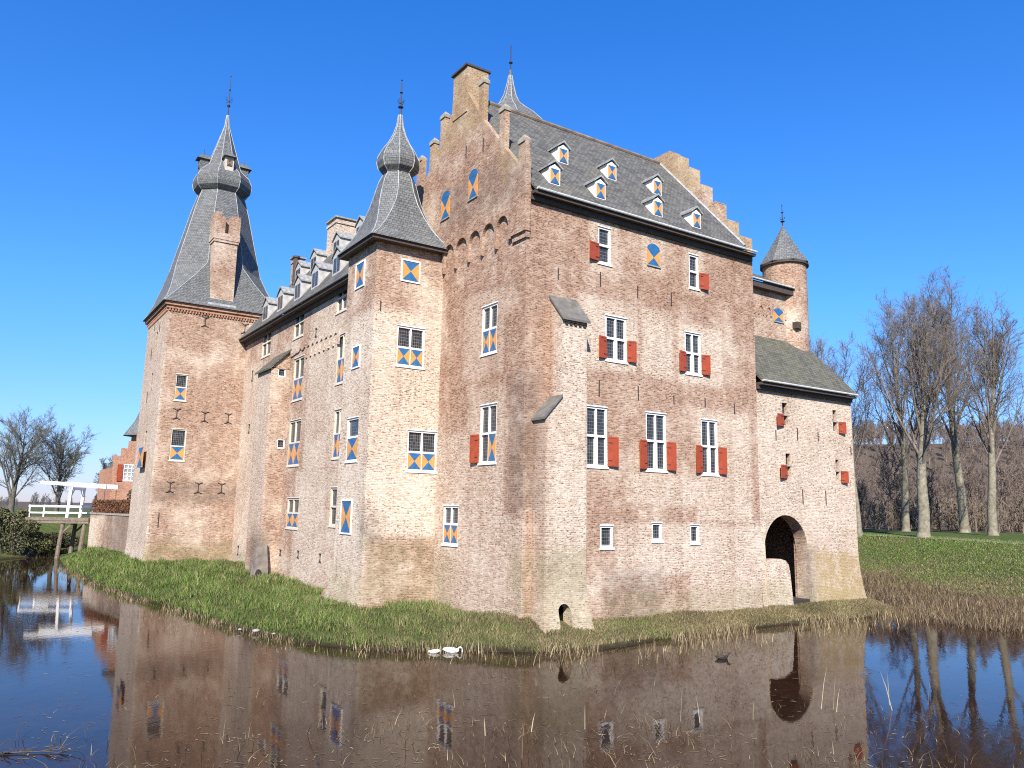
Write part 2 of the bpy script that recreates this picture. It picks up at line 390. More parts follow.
# ------------------------------------------------------------------ windows and shutters
def hourglass(mb, F, u0, u1, z0, z1, d0, d1, arch=0.0):
    """shutter board: blue top and bottom, orange sides (slots 0 blue, 1 orange)"""
    mb.fbox(F, u0, u1, z0, z1, d0, d1-.004, 1)
    cu, cz = (u0+u1)/2, (z0+z1)/2; e = .004; d = d1
    a, b, c, q = (u0+e, z0+e), (u1-e, z0+e), (u1-e, z1-e), (u0+e, z1-e); ce = (cu, cz)
    for tri, m in (((a, b, ce), 0), ((b, c, ce), 1), ((c, q, ce), 0), ((q, a, ce), 1)):
        mb.face([F(x, z, d) for x, z in tri], m, F.n)
    if arch:
        pts = [(u0, z1)] + [(cu-(u1-u0)/2*math.cos(math.pi*i/10), z1+arch*math.sin(math.pi*i/10)) for i in range(11)][1:-1] + [(u1, z1)]
        mb.prism(pts, F, d0, d1, 0)

def red_panel(mb, F, u0, u1, z0, z1, hinge, ang):
    """open shutter hanging on its hinge at `hinge`, standing off the wall by `ang`"""
    out = -1 if u1 <= hinge+.001 else 1; wd = u1-u0
    def P(s, z, t):
        return F(hinge + out*(s*math.cos(ang) - t*math.sin(ang)), z, .03 + s*math.sin(ang) + t*math.cos(ang))
    def bx(s0, s1, a, b, t0, t1, m):
        mb.hexa([P(s0, a, t0), P(s1, a, t0), P(s1, a, t1), P(s0, a, t1), P(s0, b, t0), P(s1, b, t0), P(s1, b, t1), P(s0, b, t1)], m)
    bx(0, wd, z0, z1, 0, .035, 0)
    for a, b in ((z0, z0+.07), (z1-.07, z1)): bx(0, wd, a, b, .035, .05, 0)
    bx(0, .06, z0+.07, z1-.07, .035, .05, 0); bx(wd-.06, wd, z0+.07, z1-.07, .035, .05, 0)
    for z in (z0+.2*(z1-z0), z0+.8*(z1-z0)): bx(-.03, wd*.38, z-.012, z+.012, .05, .058, 1)

def window(F, u0, u1, z0, z1, cols=2, tr=.5, closed=False, op=(), fr=.085, sill=True, glass=None, depth=.26, blue_full=False, frame_m=None, mull_low=None, label=None, sh_w=None):
    """window set in the wall: frame (part) with panes and shutters under it. tr = transom height as a fraction (None: no transom)"""
    F.holes.append((u0, u1, z0, z1, depth)); fm = frame_m or M_white; g = glass or M_glass
    mb = MB(); dA, dB = -.16, -.035
    mb.fbox(F, u0+.001, u0+fr, z0+.001, z1-.001, dA, dB); mb.fbox(F, u1-fr, u1-.001, z0+.001, z1-.001, dA, dB)
    mb.fbox(F, u0+fr, u1-fr, z1-fr, z1-.001, dA, dB); mb.fbox(F, u0+fr, u1-fr, z0+.001, z0+fr, dA, dB)
    zt = z0+(z1-z0)*tr if tr else None
    if tr: mb.fbox(F, u0+fr, u1-fr, zt-.05, zt+.05, dA, dB+.012)
    mw_ = .035
    spans = []
    for (a, b, lowr) in ([(z0+fr, zt-.05, True), (zt+.05, z1-fr, False)] if tr else [(z0+fr, z1-fr, False)]):
        m2 = (mull_low if (lowr and mull_low) else mw_)
        if cols == 2:
            c = (u0+u1)/2; mb.fbox(F, c-m2, c+m2, a, b, dA, dB+.004); spans.append([(u0+fr, c-m2, a, b), (c+m2, u1-fr, a, b)])
        else: spans.append([(u0+fr, u1-fr, a, b)])
    if sill: mb.fbox(F, u0-.05, u1+.05, z0-.09, z0-.001, -.12, .045)
    if sill: mb.fbox(F, u0-.03, u1+.03, z1+.001, z1+.05, -.1, .02)
    w_ = mb.build('window', fm, castle)
    if label: w_['label'] = label
    gp = MB(); low = spans[0] if tr else []
    groups = spans if not (closed and tr) else spans[1:]
    if not blue_full:
        for grp in groups:
            for a, b, c, d in grp: gp.face([F(a, c, -.12), F(b, c, -.12), F(b, d, -.12), F(a, d, -.12)], 0, F.n)
        gp.build('pane', g, w_)
    if closed or blue_full:
        for a, b, c, d in (low if closed and tr else spans[0]):
            s = MB(); hourglass(s, F, a-.012, b+.012, c-.012, d+.012, -.06, -.022); lab(s.build('shutter', [M_blue, M_orange], w_), 'closed shutter painted with a blue and orange hourglass')
    for side in op:
        h0, h1 = (z0+.03, zt) if tr else (z0, z1); wd = sh_w or (u1-u0)*.42; s = MB()
        if side == 'L': red_panel(s, F, u0-wd, u0, h0, h1, u0, R(9))
        else: red_panel(s, F, u1, u1+wd, h0, h1, u1, R(9))
        lab(s.build('shutter', [M_red, M_iron], w_), 'red wooden shutter folded open')
    return w_

def wall_shutter(F, u0, u1, z0, z1, arch=0.0, frame=True, d=.0):
    """small closed hourglass shutter in its own frame on the wall face"""
    mb = MB()
    if frame:
        for a, b, c, e in ((u0-.07, u0, z0-.07, z1+.07), (u1, u1+.07, z0-.07, z1+.07), (u0, u1, z0-.07, z0), (u0, u1, z1, z1+.07)): mb.fbox(F, a, b, c, e, d-.02, d+.05)
    else: mb.fbox(F, u0-.03, u1+.03, z0-.06, z0-.002, d-.02, d+.06)
    w_ = mb.build('window', M_white if frame else M_stonecap, castle)
    s = MB(); hourglass(s, F, u0+.002, u1-.002, z0+.002, z1-.002, d-.01, d+.03, arch)
    lab(s.build('shutter', [M_blue, M_orange], w_), 'closed shutter painted with a blue and orange hourglass')
    return w_

# ------------------------------------------------------------------ keep
FR = Face((0, 0, 0), (1, 0, 0), (0, -1, 0)); FL = Face((0, 0, 0), (0, 1, 0), (-1, 0, 0))
FLu = Face((-.16, 0, 0), (0, 1, 0), (-1, 0, 0))
window(FR, 3.93, 4.68, 15.02, 16.72, cols=1, tr=.5, op='L', sh_w=.62)
window(FR, 9.74, 10.42, 14.87, 16.58, cols=1, tr=.5, op='R', sh_w=.56)
window(FR, 4.36, 5.62, 10.62, 12.64, op='LR', mull_low=.085, sh_w=.48)
window(FR, 9.37, 10.47, 10.58, 12.6, op='LR', mull_low=.085, sh_w=.50)
window(FR, 3.25, 4.46, 5.86, 8.45, op='R', tr=.51, mull_low=.085, sh_w=.53)
window(FR, 6.76, 8.04, 5.84, 8.46, op='LR', tr=.51, mull_low=.085, sh_w=.50)
window(FR, 10.36, 11.52, 5.80, 8.42, op='LR', tr=.51, mull_low=.085, sh_w=.48)
window(FR, 4.06, 4.78, 2.42, 3.35, cols=1, tr=None); window(FR, 7.08, 7.70, 2.70, 3.48, cols=1, tr=None); window(FR, 9.52, 10.12, 2.58, 3.40, cols=1, tr=None)
wall_shutter(FR, 6.93, 7.75, 15.50, 16.28, arch=.30, frame=False)
window(FL, 2.18, 3.46, 10.78, 12.98, closed=True, tr=.5)
# lower gable window: right shutter shut, left one swung out
F = FL; F.holes.append((2.06, 3.42, 5.94, 8.48))
mb = MB(); u0, u1, z0, z1, fr_ = 2.06, 3.42, 5.94, 8.48, .085; zt = 7.22
for a, b, c, e in ((u0+.001, u0+fr_, z0+.001, z1-.001), (u1-fr_, u1-.001, z0+.001, z1-.001), (u0+fr_, u1-fr_, z1-fr_, z1-.001), (u0+fr_, u1-fr_, z0+.001, z0+fr_), (u0+fr_, u1-fr_, zt-.05, zt+.05), (2.705, 2.775, z0+fr_, zt-.05), (2.705, 2.775, zt+.05, z1-fr_)): mb.fbox(F, a, b, c, e, -.16, -.035)
mb.fbox(F, u0-.05, u1+.05, z0-.09, z0-.001, -.12, .045); mb.fbox(F, u0-.03, u1+.03, z1+.001, z1+.05, -.1, .02)
wn = mb.build('window', M_white, castle); gp = MB()
for a, b, c, e in ((u0+fr_, 2.705, zt+.05, z1-fr_), (2.775, u1-fr_, zt+.05, z1-fr_), (2.775, u1-fr_, z0+fr_, zt-.05)): gp.face([F(a, c, -.12), F(b, c, -.12), F(b, e, -.12), F(a, e, -.12)], 0, F.n)
gp.build('pane', M_glass, wn)
s = MB(); hourglass(s, F, u0+fr_-.012, 2.717, z0+fr_-.012, zt-.038, -.06, -.022); lab(s.build('shutter', [M_blue, M_orange], wn), 'closed shutter painted with a blue and orange hourglass')
s = MB(); red_panel(s, F, u1, u1+.56, z0+.03, zt, u1, R(9)); lab(s.build('shutter', [M_red, M_iron], wn), 'red inside of a shutter standing half open')
window(FL, 5.10, 6.50, 2.34, 4.08, closed=True, tr=.52)

mb = MB()
wall(mb, FR, 0, 14.5, -1.2, 17.9); wall(mb, FL, 0, 11.6, -1.2, 17.9)
mb.face([(14.5, 0, -1), (14.5, 11.6, -1), (14.5, 11.6, 17.9), (14.5, 0, 17.9)], 0, (1, 0, 0))
mb.face([(0, 11.6, -1), (14.5, 11.6, -1), (14.5, 11.6, 17.9), (0, 11.6, 17.9)], 0, (0, 1, 0))
mb.build('keep_wall', M_keep, castle, centre=False)

# west gable: stepped top with pinnacles and chimney, overhanging on a row of blind arches
PL = lambda y, z, x: (x, y, z)
prof = [(-.015, 16.0), (-.015, 19.75), (.50, 19.75), (.50, 18.75), (1.65, 20.0), (1.65, 21.9), (2.08, 21.9), (2.08, 20.5), (3.52, 22.1), (3.52, 24.1), (3.95, 24.1), (3.95, 22.7), (5.05, 24.2), (5.05, 25.0),
        (6.45, 25.0), (6.6, 23.7), (7.3, 22.9), (7.3, 23.95), (7.75, 23.95), (7.75, 22.5), (8.4, 21.9), (8.4, 22.95), (8.85, 22.95), (8.85, 21.5), (9.7, 20.7), (9.7, 22.5), (10.3, 22.5), (10.3, 20.0), (11.0, 18.9), (11.0, 19.7), (11.6, 19.7), (11.6, 16.9)]
arches = []
piers = [7.05, 5.90, 4.66, 3.47, 2.28, 1.15]
low = [(11.6, 16.9), (7.2, 16.9)]
for a, b in zip(piers, piers[1:]):
    p0, p1 = a-.06, b+.06; c, h = (p0+p1)/2, (p0-p1)/2
    low += [(a+.06, 15.5), (a-.06, 15.42)]
    low += [(c+h*math.cos(math.pi*i/10), 16.12+.66*math.sin(math.pi*i/10)) for i in range(11)]
low += [(1.21, 15.55), (1.0, 15.55)]
prof = prof[:-1] + low + [(1.0, 16.0)]
poly = [p for i, p in enumerate(prof) if i == 0 or p != prof[i-1]]
mb = MB(); mb.prism(poly, PL, -.16, .10)
mb.build('stepped_gable', M_keep, castle, centre=False)
mb = MB()                                                  # corner pier, corbelled out in stages
for k, (z0, z1, o) in enumerate(((15.35, 15.62, .09), (15.62, 17.95, .185), (17.95, 19.0, .175))): mb.box((-o-.003, -.02-o*.5, z0), (.10, .98 if z0 < 17.9 else .50, z1-.002))
mb.build('corner_corbel', M_keep, castle, centre=False)
for y, z in ((.25, 19.75), (1.865, 21.9), (3.735, 24.1), (7.52, 23.95), (8.62, 22.95), (10.0, 22.5)):      # little pinnacles on the steps
    mb = MB(); a, h = .26, .26; x0, x1 = -.21, .15
    b4 = [(x0, y-a, z+.08), (x1, y-a, z+.08), (x1, y+a, z+.08), (x0, y+a, z+.08)]; t = ((x0+x1)/2, y, z+.08+h)
    mb.face([(x, yy, z-.1) for x, yy, _ in b4], 0)
    for i in range(4): mb.face([b4[i], b4[(i+1) % 4], t], 0); k = (i+1) % 4; mb.face([(*b4[i][:2], z-.1), (*b4[k][:2], z-.1), b4[k], b4[i]], 0)
    mb.build('pinnacle', M_stonecap, castle, weld=True, recalc=True)
mb = MB(); mb.box((-.20, 5.06, 23.2), (1.02, 6.44, 25.62))
ch = mb.build('gable_chimney', M_keep, castle, centre=False)
mb = MB(); mb.box((-.30, 5.0, 25.62), (1.14, 6.54, 25.72)); mb.build('chimney_cap', M_soffit, ch)
wall_shutter(FLu, 6.5, 7.35, 18.25, 19.35, arch=.34, frame=False); wall_shutter(FLu, 3.86, 4.68, 18.45, 19.55, arch=.34, frame=False)

# east gable rising behind the roof
st = [(-.015, 17.4), (-.015, 18.35), (.82, 18.35), (.82, 19.5), (1.65, 19.5), (1.65, 20.8), (2.6, 20.8), (2.6, 22.1), (3.5, 22.1), (3.5, 23.45), (4.35, 23.45), (4.35, 24.5), (5.0, 24.5), (5.0, 25.0)]
st = st + [(11.6-y, z) for y, z in st[::-1]]
mb = MB(); mb.prism(st, PL, 13.62, 14.52); mb.build('stepped_gable', M_keep, castle, centre=False)

# roof of the keep
SL = 1.11; ZE, YE, YR = 17.55, -.42, 5.8; ZR = ZE+SL*(YR-YE)
mb = MB(); t = .16
mb.prism([(YE, ZE), (YR, ZR), (2*YR-YE, ZE), (2*YR-YE, ZE-t), (YR, ZR-t*1.4), (YE, ZE-t)], PL, .105, 13.615)
rf = mb.build('keep_roof', M_slate, castle, centre=False)
mb = MB(); mb.box((.105, YE+.02, ZE-.30), (14.32, -.004, ZE-.17)); mb.box((.105, -.17, ZE-.52), (14.32, -.004, ZE-.303)); mb.build('eaves_board', M_soffit, rf)
mb = MB(); mb.tube([(.2, YE-.05, ZE-.09), (14.3, YE-.05, ZE-.09)], .06, 8); mb.build('gutter', M_gutter, rf)
mb = MB()
for i in range(34):
    x = .95+i*.37; mb.tube([(x, YR, ZR+.02), (x+.36, YR, ZR+.03)], .13, 8)
mb.build('ridge_tiles', plain('ridge_tile', (.16, .12, .09), .85, .5, 2), rf)
mb = MB(); mb.tube([(13.58, y, ZE+SL*(y-YE)+.03) for y in (-.3, 1.5, 3.5, 5.8)], .07, 6); mb.build('lead_flashing', M_lead, rf)

def dormer(P, w_, h, run, mats, roofm=None, cheek=None, glazed=False, par=None):
    """dormer in its own frame: P(s,t,z): s along the eaves, t outwards from the roof, z up; front at t=0, body runs back `run`"""
    mb = MB(); a = w_/2
    mb.hexa([P(-a, -run, 0), P(a, -run, 0), P(a, 0, 0), P(-a, 0, 0), P(-a, -run, h), P(a, -run, h), P(a, 0, h), P(-a, 0, h)], 0)
    mb.face([P(-a, .0, h), P(a, .0, h), P(0, .0, h+a*.55)], 0)
    d_ = mb.build('dormer', cheek or M_white, par)
    r = MB(); e = a+.11; f = .07; rise = e*.75; b = h-.03; tk = .09
    for sgn in (-1, 1):
        r.hexa([P(0, f, b+rise), P(sgn*e, f, b), P(sgn*e, -run-.25, b), P(0, -run-.45, b+rise), P(0, f, b+rise+tk), P(sgn*e, f, b+tk), P(sgn*e, -run-.25, b+tk), P(0, -run-.45, b+rise+tk)], 0)
    r.build('dormer_roof', roofm or M_leadroof, d_)
    s = MB()
    if not glazed:
        class G: pass
        Fd = lambda u, z, d: P(u, d, z)
        nn = Vector(P(0, 1, 0))-Vector(P(0, 0, 0))
        class FF:
            n = nn
            def __call__(self, u, z, d): return P(u, d, z)
        hourglass(s, FF(), -a+.06, a-.06, .07, h-.06, .004, .035)
        lab(s.build('shutter', [M_blue, M_orange], d_), 'closed shutter painted with a blue and orange hourglass')
    else:
        nn = Vector(P(0, 1, 0))-Vector(P(0, 0, 0))
        fr = .07
        for s0, s1 in ((-a+.12, -.03), (.03, a-.12)): s.face([P(s0, .006, .14), P(s1, .006, .14), P(s1, .006, h-.12), P(s0, .006, h-.12)], 0, nn)
        s.build('pane', M_glass, d_)
    return d_
for x, y in ((1.5, .08), (4.1, .05), (7.72, .05), (10.4, .05), (3.58, 2.18), (6.60, 2.12), (9.72, 2.1)):
    zb = ZE+SL*(y-YE)-.02
    dormer(lambda s_, t_, z_, x=x, y=y, zb=zb: (x+s_, y-t_, zb+z_), .61, .80, .80/SL+.02, None, par=rf)

# buttress near the corner
mb = MB()
def bdef(p):
    k = max(0, (1.3-p.z)/2.0)
    p = p.copy(); p.y -= .36*k*k if p.y < -.3 else 0
    p.x += (-.22 if p.x < 1 else (.14 if p.x > 2.2 else 0))*k*k
    return p
FB = Face((0, -.85, 0), (1, 0, 0), (0, -1, 0), bdef); FB.holes.append((1.08, 1.70, -.6, .34, .6, 1))
wall(mb, FB, .47, 2.6, -1.2, 7.68, cu=(1.27,), cz=(-.8, -.4, 0, .4, .8, 1.3)); arch_fill(mb, FB, 1.08, 1.70, .02, .34, .6, n=8)
FBl = Face((.47, -.85, 0), (0, 1, 0), (-1, 0, 0), bdef); wall(mb, FBl, 0, .85, -1.2, 7.68, cz=(-.8, -.4, 0, .4, .8, 1.3))
FBr = Face((2.6, -.85, 0), (0, 1, 0), (1, 0, 0), bdef); wall(mb, FBr, 0, .85, -1.2, 11.9, cz=(-.8, -.4, 0, .4, .8, 1.3))
FB2 = Face((0, -.85, 0), (1, 0, 0), (0, -1, 0)); wall(mb, FB2, 1.27, 2.6, 7.68, 11.95)
mb.face([(.47, -.85, 7.68), (1.27, -.85, 8.55), (1.27, -.85, 7.68)], 0, (0, -1, 0))
FB3 = Face((1.27, -.85, 0), (0, 1, 0), (-1, 0, 0)); wall(mb, FB3, 0, .85, 7.68, 11.95)
for x, n in ((1.27, -1), (2.6, 1)): mb.face([(x, -.85, 11.95), (x, 0, 11.95), (x, 0, 12.95)], 0, (n, 0, 0))
bt = mb.build('buttress', M_keep, castle, centre=False)
mb = MB()
mb.hexa([(1.2, .0, 12.94), (2.68, .0, 12.94), (2.68, -1.0, 11.80), (1.2, -1.0, 11.80), (1.2, .0, 13.04), (2.68, .0, 13.04), (2.68, -1.0, 11.90), (1.2, -1.0, 11.90)])
M_slab = plain('weathered_slab', (.125, .115, .098), .85, .35, 3); mb.build('weathering_slab', M_slab, bt, recalc=True); mb = MB()
mb.hexa([(1.275, -.93, 8.56), (1.275, .0, 8.56), (.36, .0, 7.57), (.36, -.93, 7.57), (1.275, -.93, 8.66), (1.275, .0, 8.66), (.36, .0, 7.67), (.36, -.93, 7.67)])
mb.build('weathering_slab', M_slab, bt, recalc=True)
for i in range(5): mb = MB(); mb.box((1.42+i*.24, -.90, 11.62), (1.54+i*.24, -.853, 11.74)); mb.build('brick_dentil', M_dark, bt)
mb = MB(); mb.box((1.0, -.50, -.9), (2.0, -.42, .5)); mb.build('drain_shade_plate', plain('painted_shade_black', (.008, .007, .006), 1, spec=0), bt)  # added black plate, painted as the shade inside the drain hole

# slate spire of the stair tower behind the ridge
mb = MB(); c = (7.3, 12.6); mb.lathe((c[0], c[1], 0), [(2.4, 20), (2.4, 27.6), (1.75, 28.3), (1.15, 28.8), (.72, 29.2), (.42, 29.8), (.22, 30.6), (.12, 31.2), (.07, 31.6)], 8, 0, R(22.5))
sp = mb.build('stair_tower_spire', M_slate2, castle)
for k in range(8):
    a_ = R(22.5+45*k); hp_ = MB(); hp_.tube([(c[0]+r*math.cos(a_), c[1]+r*math.sin(a_), z) for r, z in ((2.4, 27.6), (1.75, 28.3), (1.15, 28.8), (.72, 29.2), (.42, 29.8), (.22, 30.6), (.12, 31.2))], .026, 5); hp_.build('lead_hip', M_lead, sp)
mb = MB(); mb.tube([(c[0], c[1], 31.5), (c[0], c[1], 33.3)], .035, 5); mb.lathe((c[0], c[1], 0), [(.04, 32.0), (.14, 32.1), (.04, 32.2)], 8); mb.build('finial', M_iron, sp)

# ------------------------------------------------------------------ octagonal helm helper
def oct_ring(cx, cy, a, k, z):
    """square of half-width a whose corners are cut by k*a (k=.586: regular octagon)"""
    e = a*(1-k)
    return [(cx+x, cy+y, z) for x, y in ((-a, -e), (-e, -a), (e, -a), (a, -e), (a, e), (e, a), (-e, a), (-a, e))]
def helm(cx, cy, prof):
    mb = MB(); rings = [oct_ring(cx, cy, a, k, z) for a, k, z in prof]
    for r0, r1 in zip(rings, rings[1:]):
        for i in range(8):
            j = (i+1) % 8; q = [r0[i], r0[j], r1[j], r1[i]]
            m = sum((Vector(x) for x in q), Vector())/4
            mb.face(q, 0, (m.x-cx, m.y-cy, .1))
    mb.face(rings[0], 0, (0, 0, -1)); mb.face(rings[-1], 0, (0, 0, 1))
    return mb, rings
def hips(rings, r, idx=range(8), lo=0):
    mb = MB()
    for i in idx: mb.tube([rg[i] for rg in rings[lo:]], r, 5)
    return mb
def finial(x, y, z0, h, par, vane=True):
    mb = MB(); mb.tube([(x, y, z0-.3), (x, y, z0+h*.25), (x, y, z0+h)], [.06, .04, .022], 6)
    mb.lathe((x, y, 0), [(.05, z0+h*.22), (.15, z0+h*.26), (.05, z0+h*.31)], 8); mb.lathe((x, y, 0), [(.03, z0+h*.62), (.09, z0+h*.65), (.03, z0+h*.69)], 8)
    for k in range(4):
        t = k*math.pi/2+.5; q = [(x+math.cos(t)*r*h*.1, y+math.sin(t)*r*h*.1, z0+h*zz) for r, zz in ((0, .36), (.8, .37), (1.0, .43), (.6, .45))]; mb.tube(q, .02, 4)
    if False: mb.hexa([(x-.02, y-.01, z0+h*.84), (x+.42, y-.01, z0+h*.85), (x+.42, y+.01, z0+h*.85), (x-.02, y+.01, z0+h*.84), (x-.02, y-.01, z0+h*.93), (x+.3, y-.01, z0+h*.92), (x+.3, y+.01, z0+h*.92), (x-.02, y+.01, z0+h*.93)])
    mb.lathe((x, y, 0), [(.015, z0+h*.97), (.06, z0+h*.985), (.015, z0+h)], 6)
    return mb.build('finial', M_iron, par)

# ------------------------------------------------------------------ corner tower
def tdef(p):
    p = p.copy(); k = max(0, (.9-p.z)/1.5)
    if p.x < -3.5: p.x -= .22*k
    if p.y < 7.3: p.y -= .05*k
    if p.y > 10.5: p.y += 1.2*k
    return p
FTf = Face((0, 7.25, 0), (1, 0, 0), (0, -1, 0), tdef); FTl = Face((-3.62, 0, 0), (0, 1, 0), (-1, 0, 0), tdef)
window(FTf, -2.38, -.90, 10.62, 12.54, closed=True, tr=.46); window(FTf, -1.62, -.04, 5.68, 7.58, closed=True, tr=.46)
wall_shutter(FTf, -2.25, -1.35, 14.8, 15.78)
wall_shutter(FTl, 8.58, 9.55, 14.62, 15.8); wall_shutter(FTl, 8.65, 9.5, 10.62, 11.6)
window(FTl, 8.42, 9.8, 6.1, 8.15, cols=1, closed=True, tr=.55); wall_shutter(FTl, 8.72, 9.9, 2.75, 4.22)
mb = MB(); wall(mb, FTf, -3.62, 0, -1.4, 16.75, cz=(-.8, -.3, .3, .9)); wall(mb, FTl, 7.25, 10.65, -1.4, 16.75, cz=(-.8, -.3, .3, .9))
FTb = Face((0, 10.65, 0), (1, 0, 0), (0, 1, 0), tdef); wall(mb, FTb, -3.62, 0, -1.4, 16.75, cz=(-.8, -.3, .3, .9))
mb.build('corner_tower_wall', M_tower, castle, centre=False)
cx, cy = -1.9, 8.95
hp = [(2.22, .03, 16.62), (1.86, .10, 17.1), (1.58, .20, 17.65), (1.36, .34, 18.3), (1.2, .5, 18.95), (1.05, .586, 19.6), (.86, .586, 20.35), (.68, .586, 20.75), (.74, .586, 20.82), (.93, .586, 21.0), (1.02, .586, 21.32), (.98, .586, 21.65), (.78, .586, 22.1), (.50, .586, 22.55), (.3, .586, 23.0), (.16, .586, 23.5), (.09, .586, 24.1)]
mb, rg = helm(cx, cy, hp); trf = mb.build('corner_tower_helm', M_slate2, castle)
for i in range(8): hips(rg, .024, [i]).build('lead_hip', M_lead, trf)
mb = MB(); mb.box((cx-2.12, cy-2.12, 16.45), (cx+2.12, cy+2.12, 16.61)); mb.build('eaves_board', M_soffit, trf)
finial(cx, cy, 24.0, 2.1, trf)

# ------------------------------------------------------------------ long wing
M_cream = plain('cream_stone_frame', (.56, .50, .40), .7, .15, 3); FW = Face((-2.5, 0, 0), (0, 1, 0), (-1, 0, 0)); W_CREAM = dict(frame_m=M_cream, fr=.10)
window(FW, 13.5, 15.0, 14.6, 16.25, tr=.5, **W_CREAM, label='two light window with pale bars'); window(FW, 20.35, 22.15, 14.35, 16.2, tr=.5, **W_CREAM); window(FW, 26.9, 28.9, 14.15, 16.1, tr=.5, **W_CREAM)
window(FW, 19.85, 21.7, 10.35, 13.0, closed=True, tr=.5, **W_CREAM); window(FW, 13.1, 14.5, 10.55, 13.25, closed=True, tr=.5, **W_CREAM, cols=2); window(FW, 13.1, 14.45, 6.5, 9.1, closed=True, tr=.5, **W_CREAM)
window(FW, 13.4, 14.4, 2.95, 4.95, cols=1, tr=.5, **W_CREAM); window(FW, 19.75, 21.85, 6.35, 9.1, closed=True, tr=.5, **W_CREAM); window(FW, 19.3, 21.35, 2.65, 4.4, closed=True, tr=.5, **W_CREAM)
mb = MB(); wall(mb, FW, 10.6, 33, -1.4, 16.2); mb.build('wing_wall', M_wing, castle, centre=False)
PX = lambda y, z, x: (x, y, z)
frz = [(22.3, 13.75), (14.2, 13.75), (14.2, 13.3)]
n = 9
for i in range(n):
    a = 14.25+i*.72; frz += [(a, 12.75), (a+.22, 12.75)] + [(a+.47-.25*math.cos(math.pi*k/6), 13.2+.27*math.sin(math.pi*k/6)) for k in range(7)]
frz = [q for q in frz if not (19.75 < q[0] < 21.8 and q[1] < 13.3)] + [(22.3, 13.2)]
mb = MB(); mb.prism([(22.3, 13.62), (14.2, 13.62)] + frz[2:], PX, -2.575, -2.49); mb.build('arched_frieze', M_wing, castle, centre=False)
# shallow buttress with a pent slab and a drain outlet at its foot
FWb = Face((0, 22.5, 0), (1, 0, 0), (0, -1, 0)); window(FWb, -3.22, -2.72, 11.95, 12.5, cols=1, tr=None, sill=False, fr=.07); window(FWb, -3.0, -2.5, 7.45, 8.05, cols=1, tr=None, sill=False, fr=.07)
mb = MB(); wall(mb, FWb, -3.65, -2.5, -1.4, 12.45); FWc = Face((-3.65, 0, 0), (0, 1, 0), (-1, 0, 0)); wall(mb, FWc, 22.5, 25.3, -1.4, 12.45)
mb.face([(-3.65, 22.5, 12.45), (-2.5, 22.5, 12.45), (-2.5, 22.5, 13.65)], 0, (0, -1, 0))
mb.face([(-3.65, 25.3, -1.4), (-2.5, 25.3, -1.4), (-2.5, 25.3, 12.45), (-3.65, 25.3, 12.45)], 0, (0, 1, 0)); wb = mb.build('wing_buttress', M_wing, castle, centre=False)
mb = MB(); mb.hexa([(-2.5, 22.35, 13.66), (-3.82, 22.35, 12.34), (-3.82, 25.5, 12.34), (-2.5, 25.5, 13.66), (-2.5, 22.35, 13.78), (-3.82, 22.35, 12.46), (-3.82, 25.5, 12.46), (-2.5, 25.5, 13.78)]); mb.build('weathering_slab', M_slate3, wb, recalc=True)
mb = MB(); mb.hexa([(-4.25, 21.9, -1.2), (-3.1, 21.9, -1.2), (-3.1, 22.49, -1.2), (-4.25, 22.49, -1.2), (-3.85, 22.2, 1.7), (-3.3, 22.2, 1.7), (-3.3, 22.49, 1.7), (-3.85, 22.49, 1.7)])
dr = mb.build('drain_block', plain('stained_stone', (.17, .145, .12), .95, .5, 2, bump=.4), castle)
mb = MB(); mb.prism([(-3.95, -.5), (-3.6, -.5), (-3.6, -.02), (-3.68, .14), (-3.78, .2), (-3.88, .14), (-3.95, -.02)], lambda x, z, y: (x, y, z), 21.85, 22.3); mb.build('drain_mouth', M_dark, dr)
# wing roof
WS = 1.345; XE, ZW, XRG = -3.02, 16.2, 1.25; ZWR = ZW+WS*(XRG-XE)
PYx = lambda x, z, y: (x, y, z)
mb = MB(); mb.prism([(XE, ZW), (XRG, ZWR), (2*XRG-XE, ZW), (2*XRG-XE, ZW-.15), (XRG, ZWR-.2), (XE, ZW-.15)], PYx, 11.65, 32.985); 
mb.prism([(XE, ZW), (-2.0, ZW+WS*(-2.0-XE)), (-2.0, ZW-.15), (XE, ZW-.15)], PYx, 10.72, 11.649)
wrf = mb.build('wing_roof', M_slate, castle, centre=False)
mb = MB(); mb.box((XE+.02, 10.7, ZW-.30), (-2.504, 32.99, ZW-.16)); mb.box((-2.66, 10.7, ZW-.55), (-2.504, 32.99, ZW-.303)); mb.build('eaves_board', M_soffit, wrf)
mb = MB(); mb.tube([(XE-.05, 10.7, ZW-.08), (XE-.05, 32.9, ZW-.08)], .06, 8); mb.build('gutter', plain('dark_gutter', (.16, .155, .15), .6, .2, 4), wrf)
for y, x in ((28.2, -2.62), (25.2, -2.55), (21.9, -2.5), (19.0, -2.42), (15.7, -2.35), (30.0, .1), (27.0, .2), (22.8, .25), (18.3, .0)):
    zb = ZW+WS*(x-XE)-.03
    dormer(lambda s_, t_, z_, x=x, y=y, zb=zb: (x-t_, y+s_, zb+z_), 1.2, 1.15, 1.15/WS+.03, None, par=wrf, cheek=M_cheek, glazed=True)
def chimney(x0, x1, y0, y1, z0, z1, mat, par, cap=.12, name='chimney'):
    mb = MB(); mb.box((x0, y0, z0), (x1, y1, z1-.5)); mb.box((x0-.06, y0-.06, z1-.498), (x1+.06, y1+.06, z1-.3)); mb.box((x0, y0, z1-.298), (x1, y1, z1-.1))
    c_ = mb.build(name, mat, par, centre=False); m2 = MB(); m2.box((x0-cap, y0-cap, z1-.098), (x1+cap, y1+cap, z1)); m2.build('chimney_cap', M_stonecap, c_); return c_
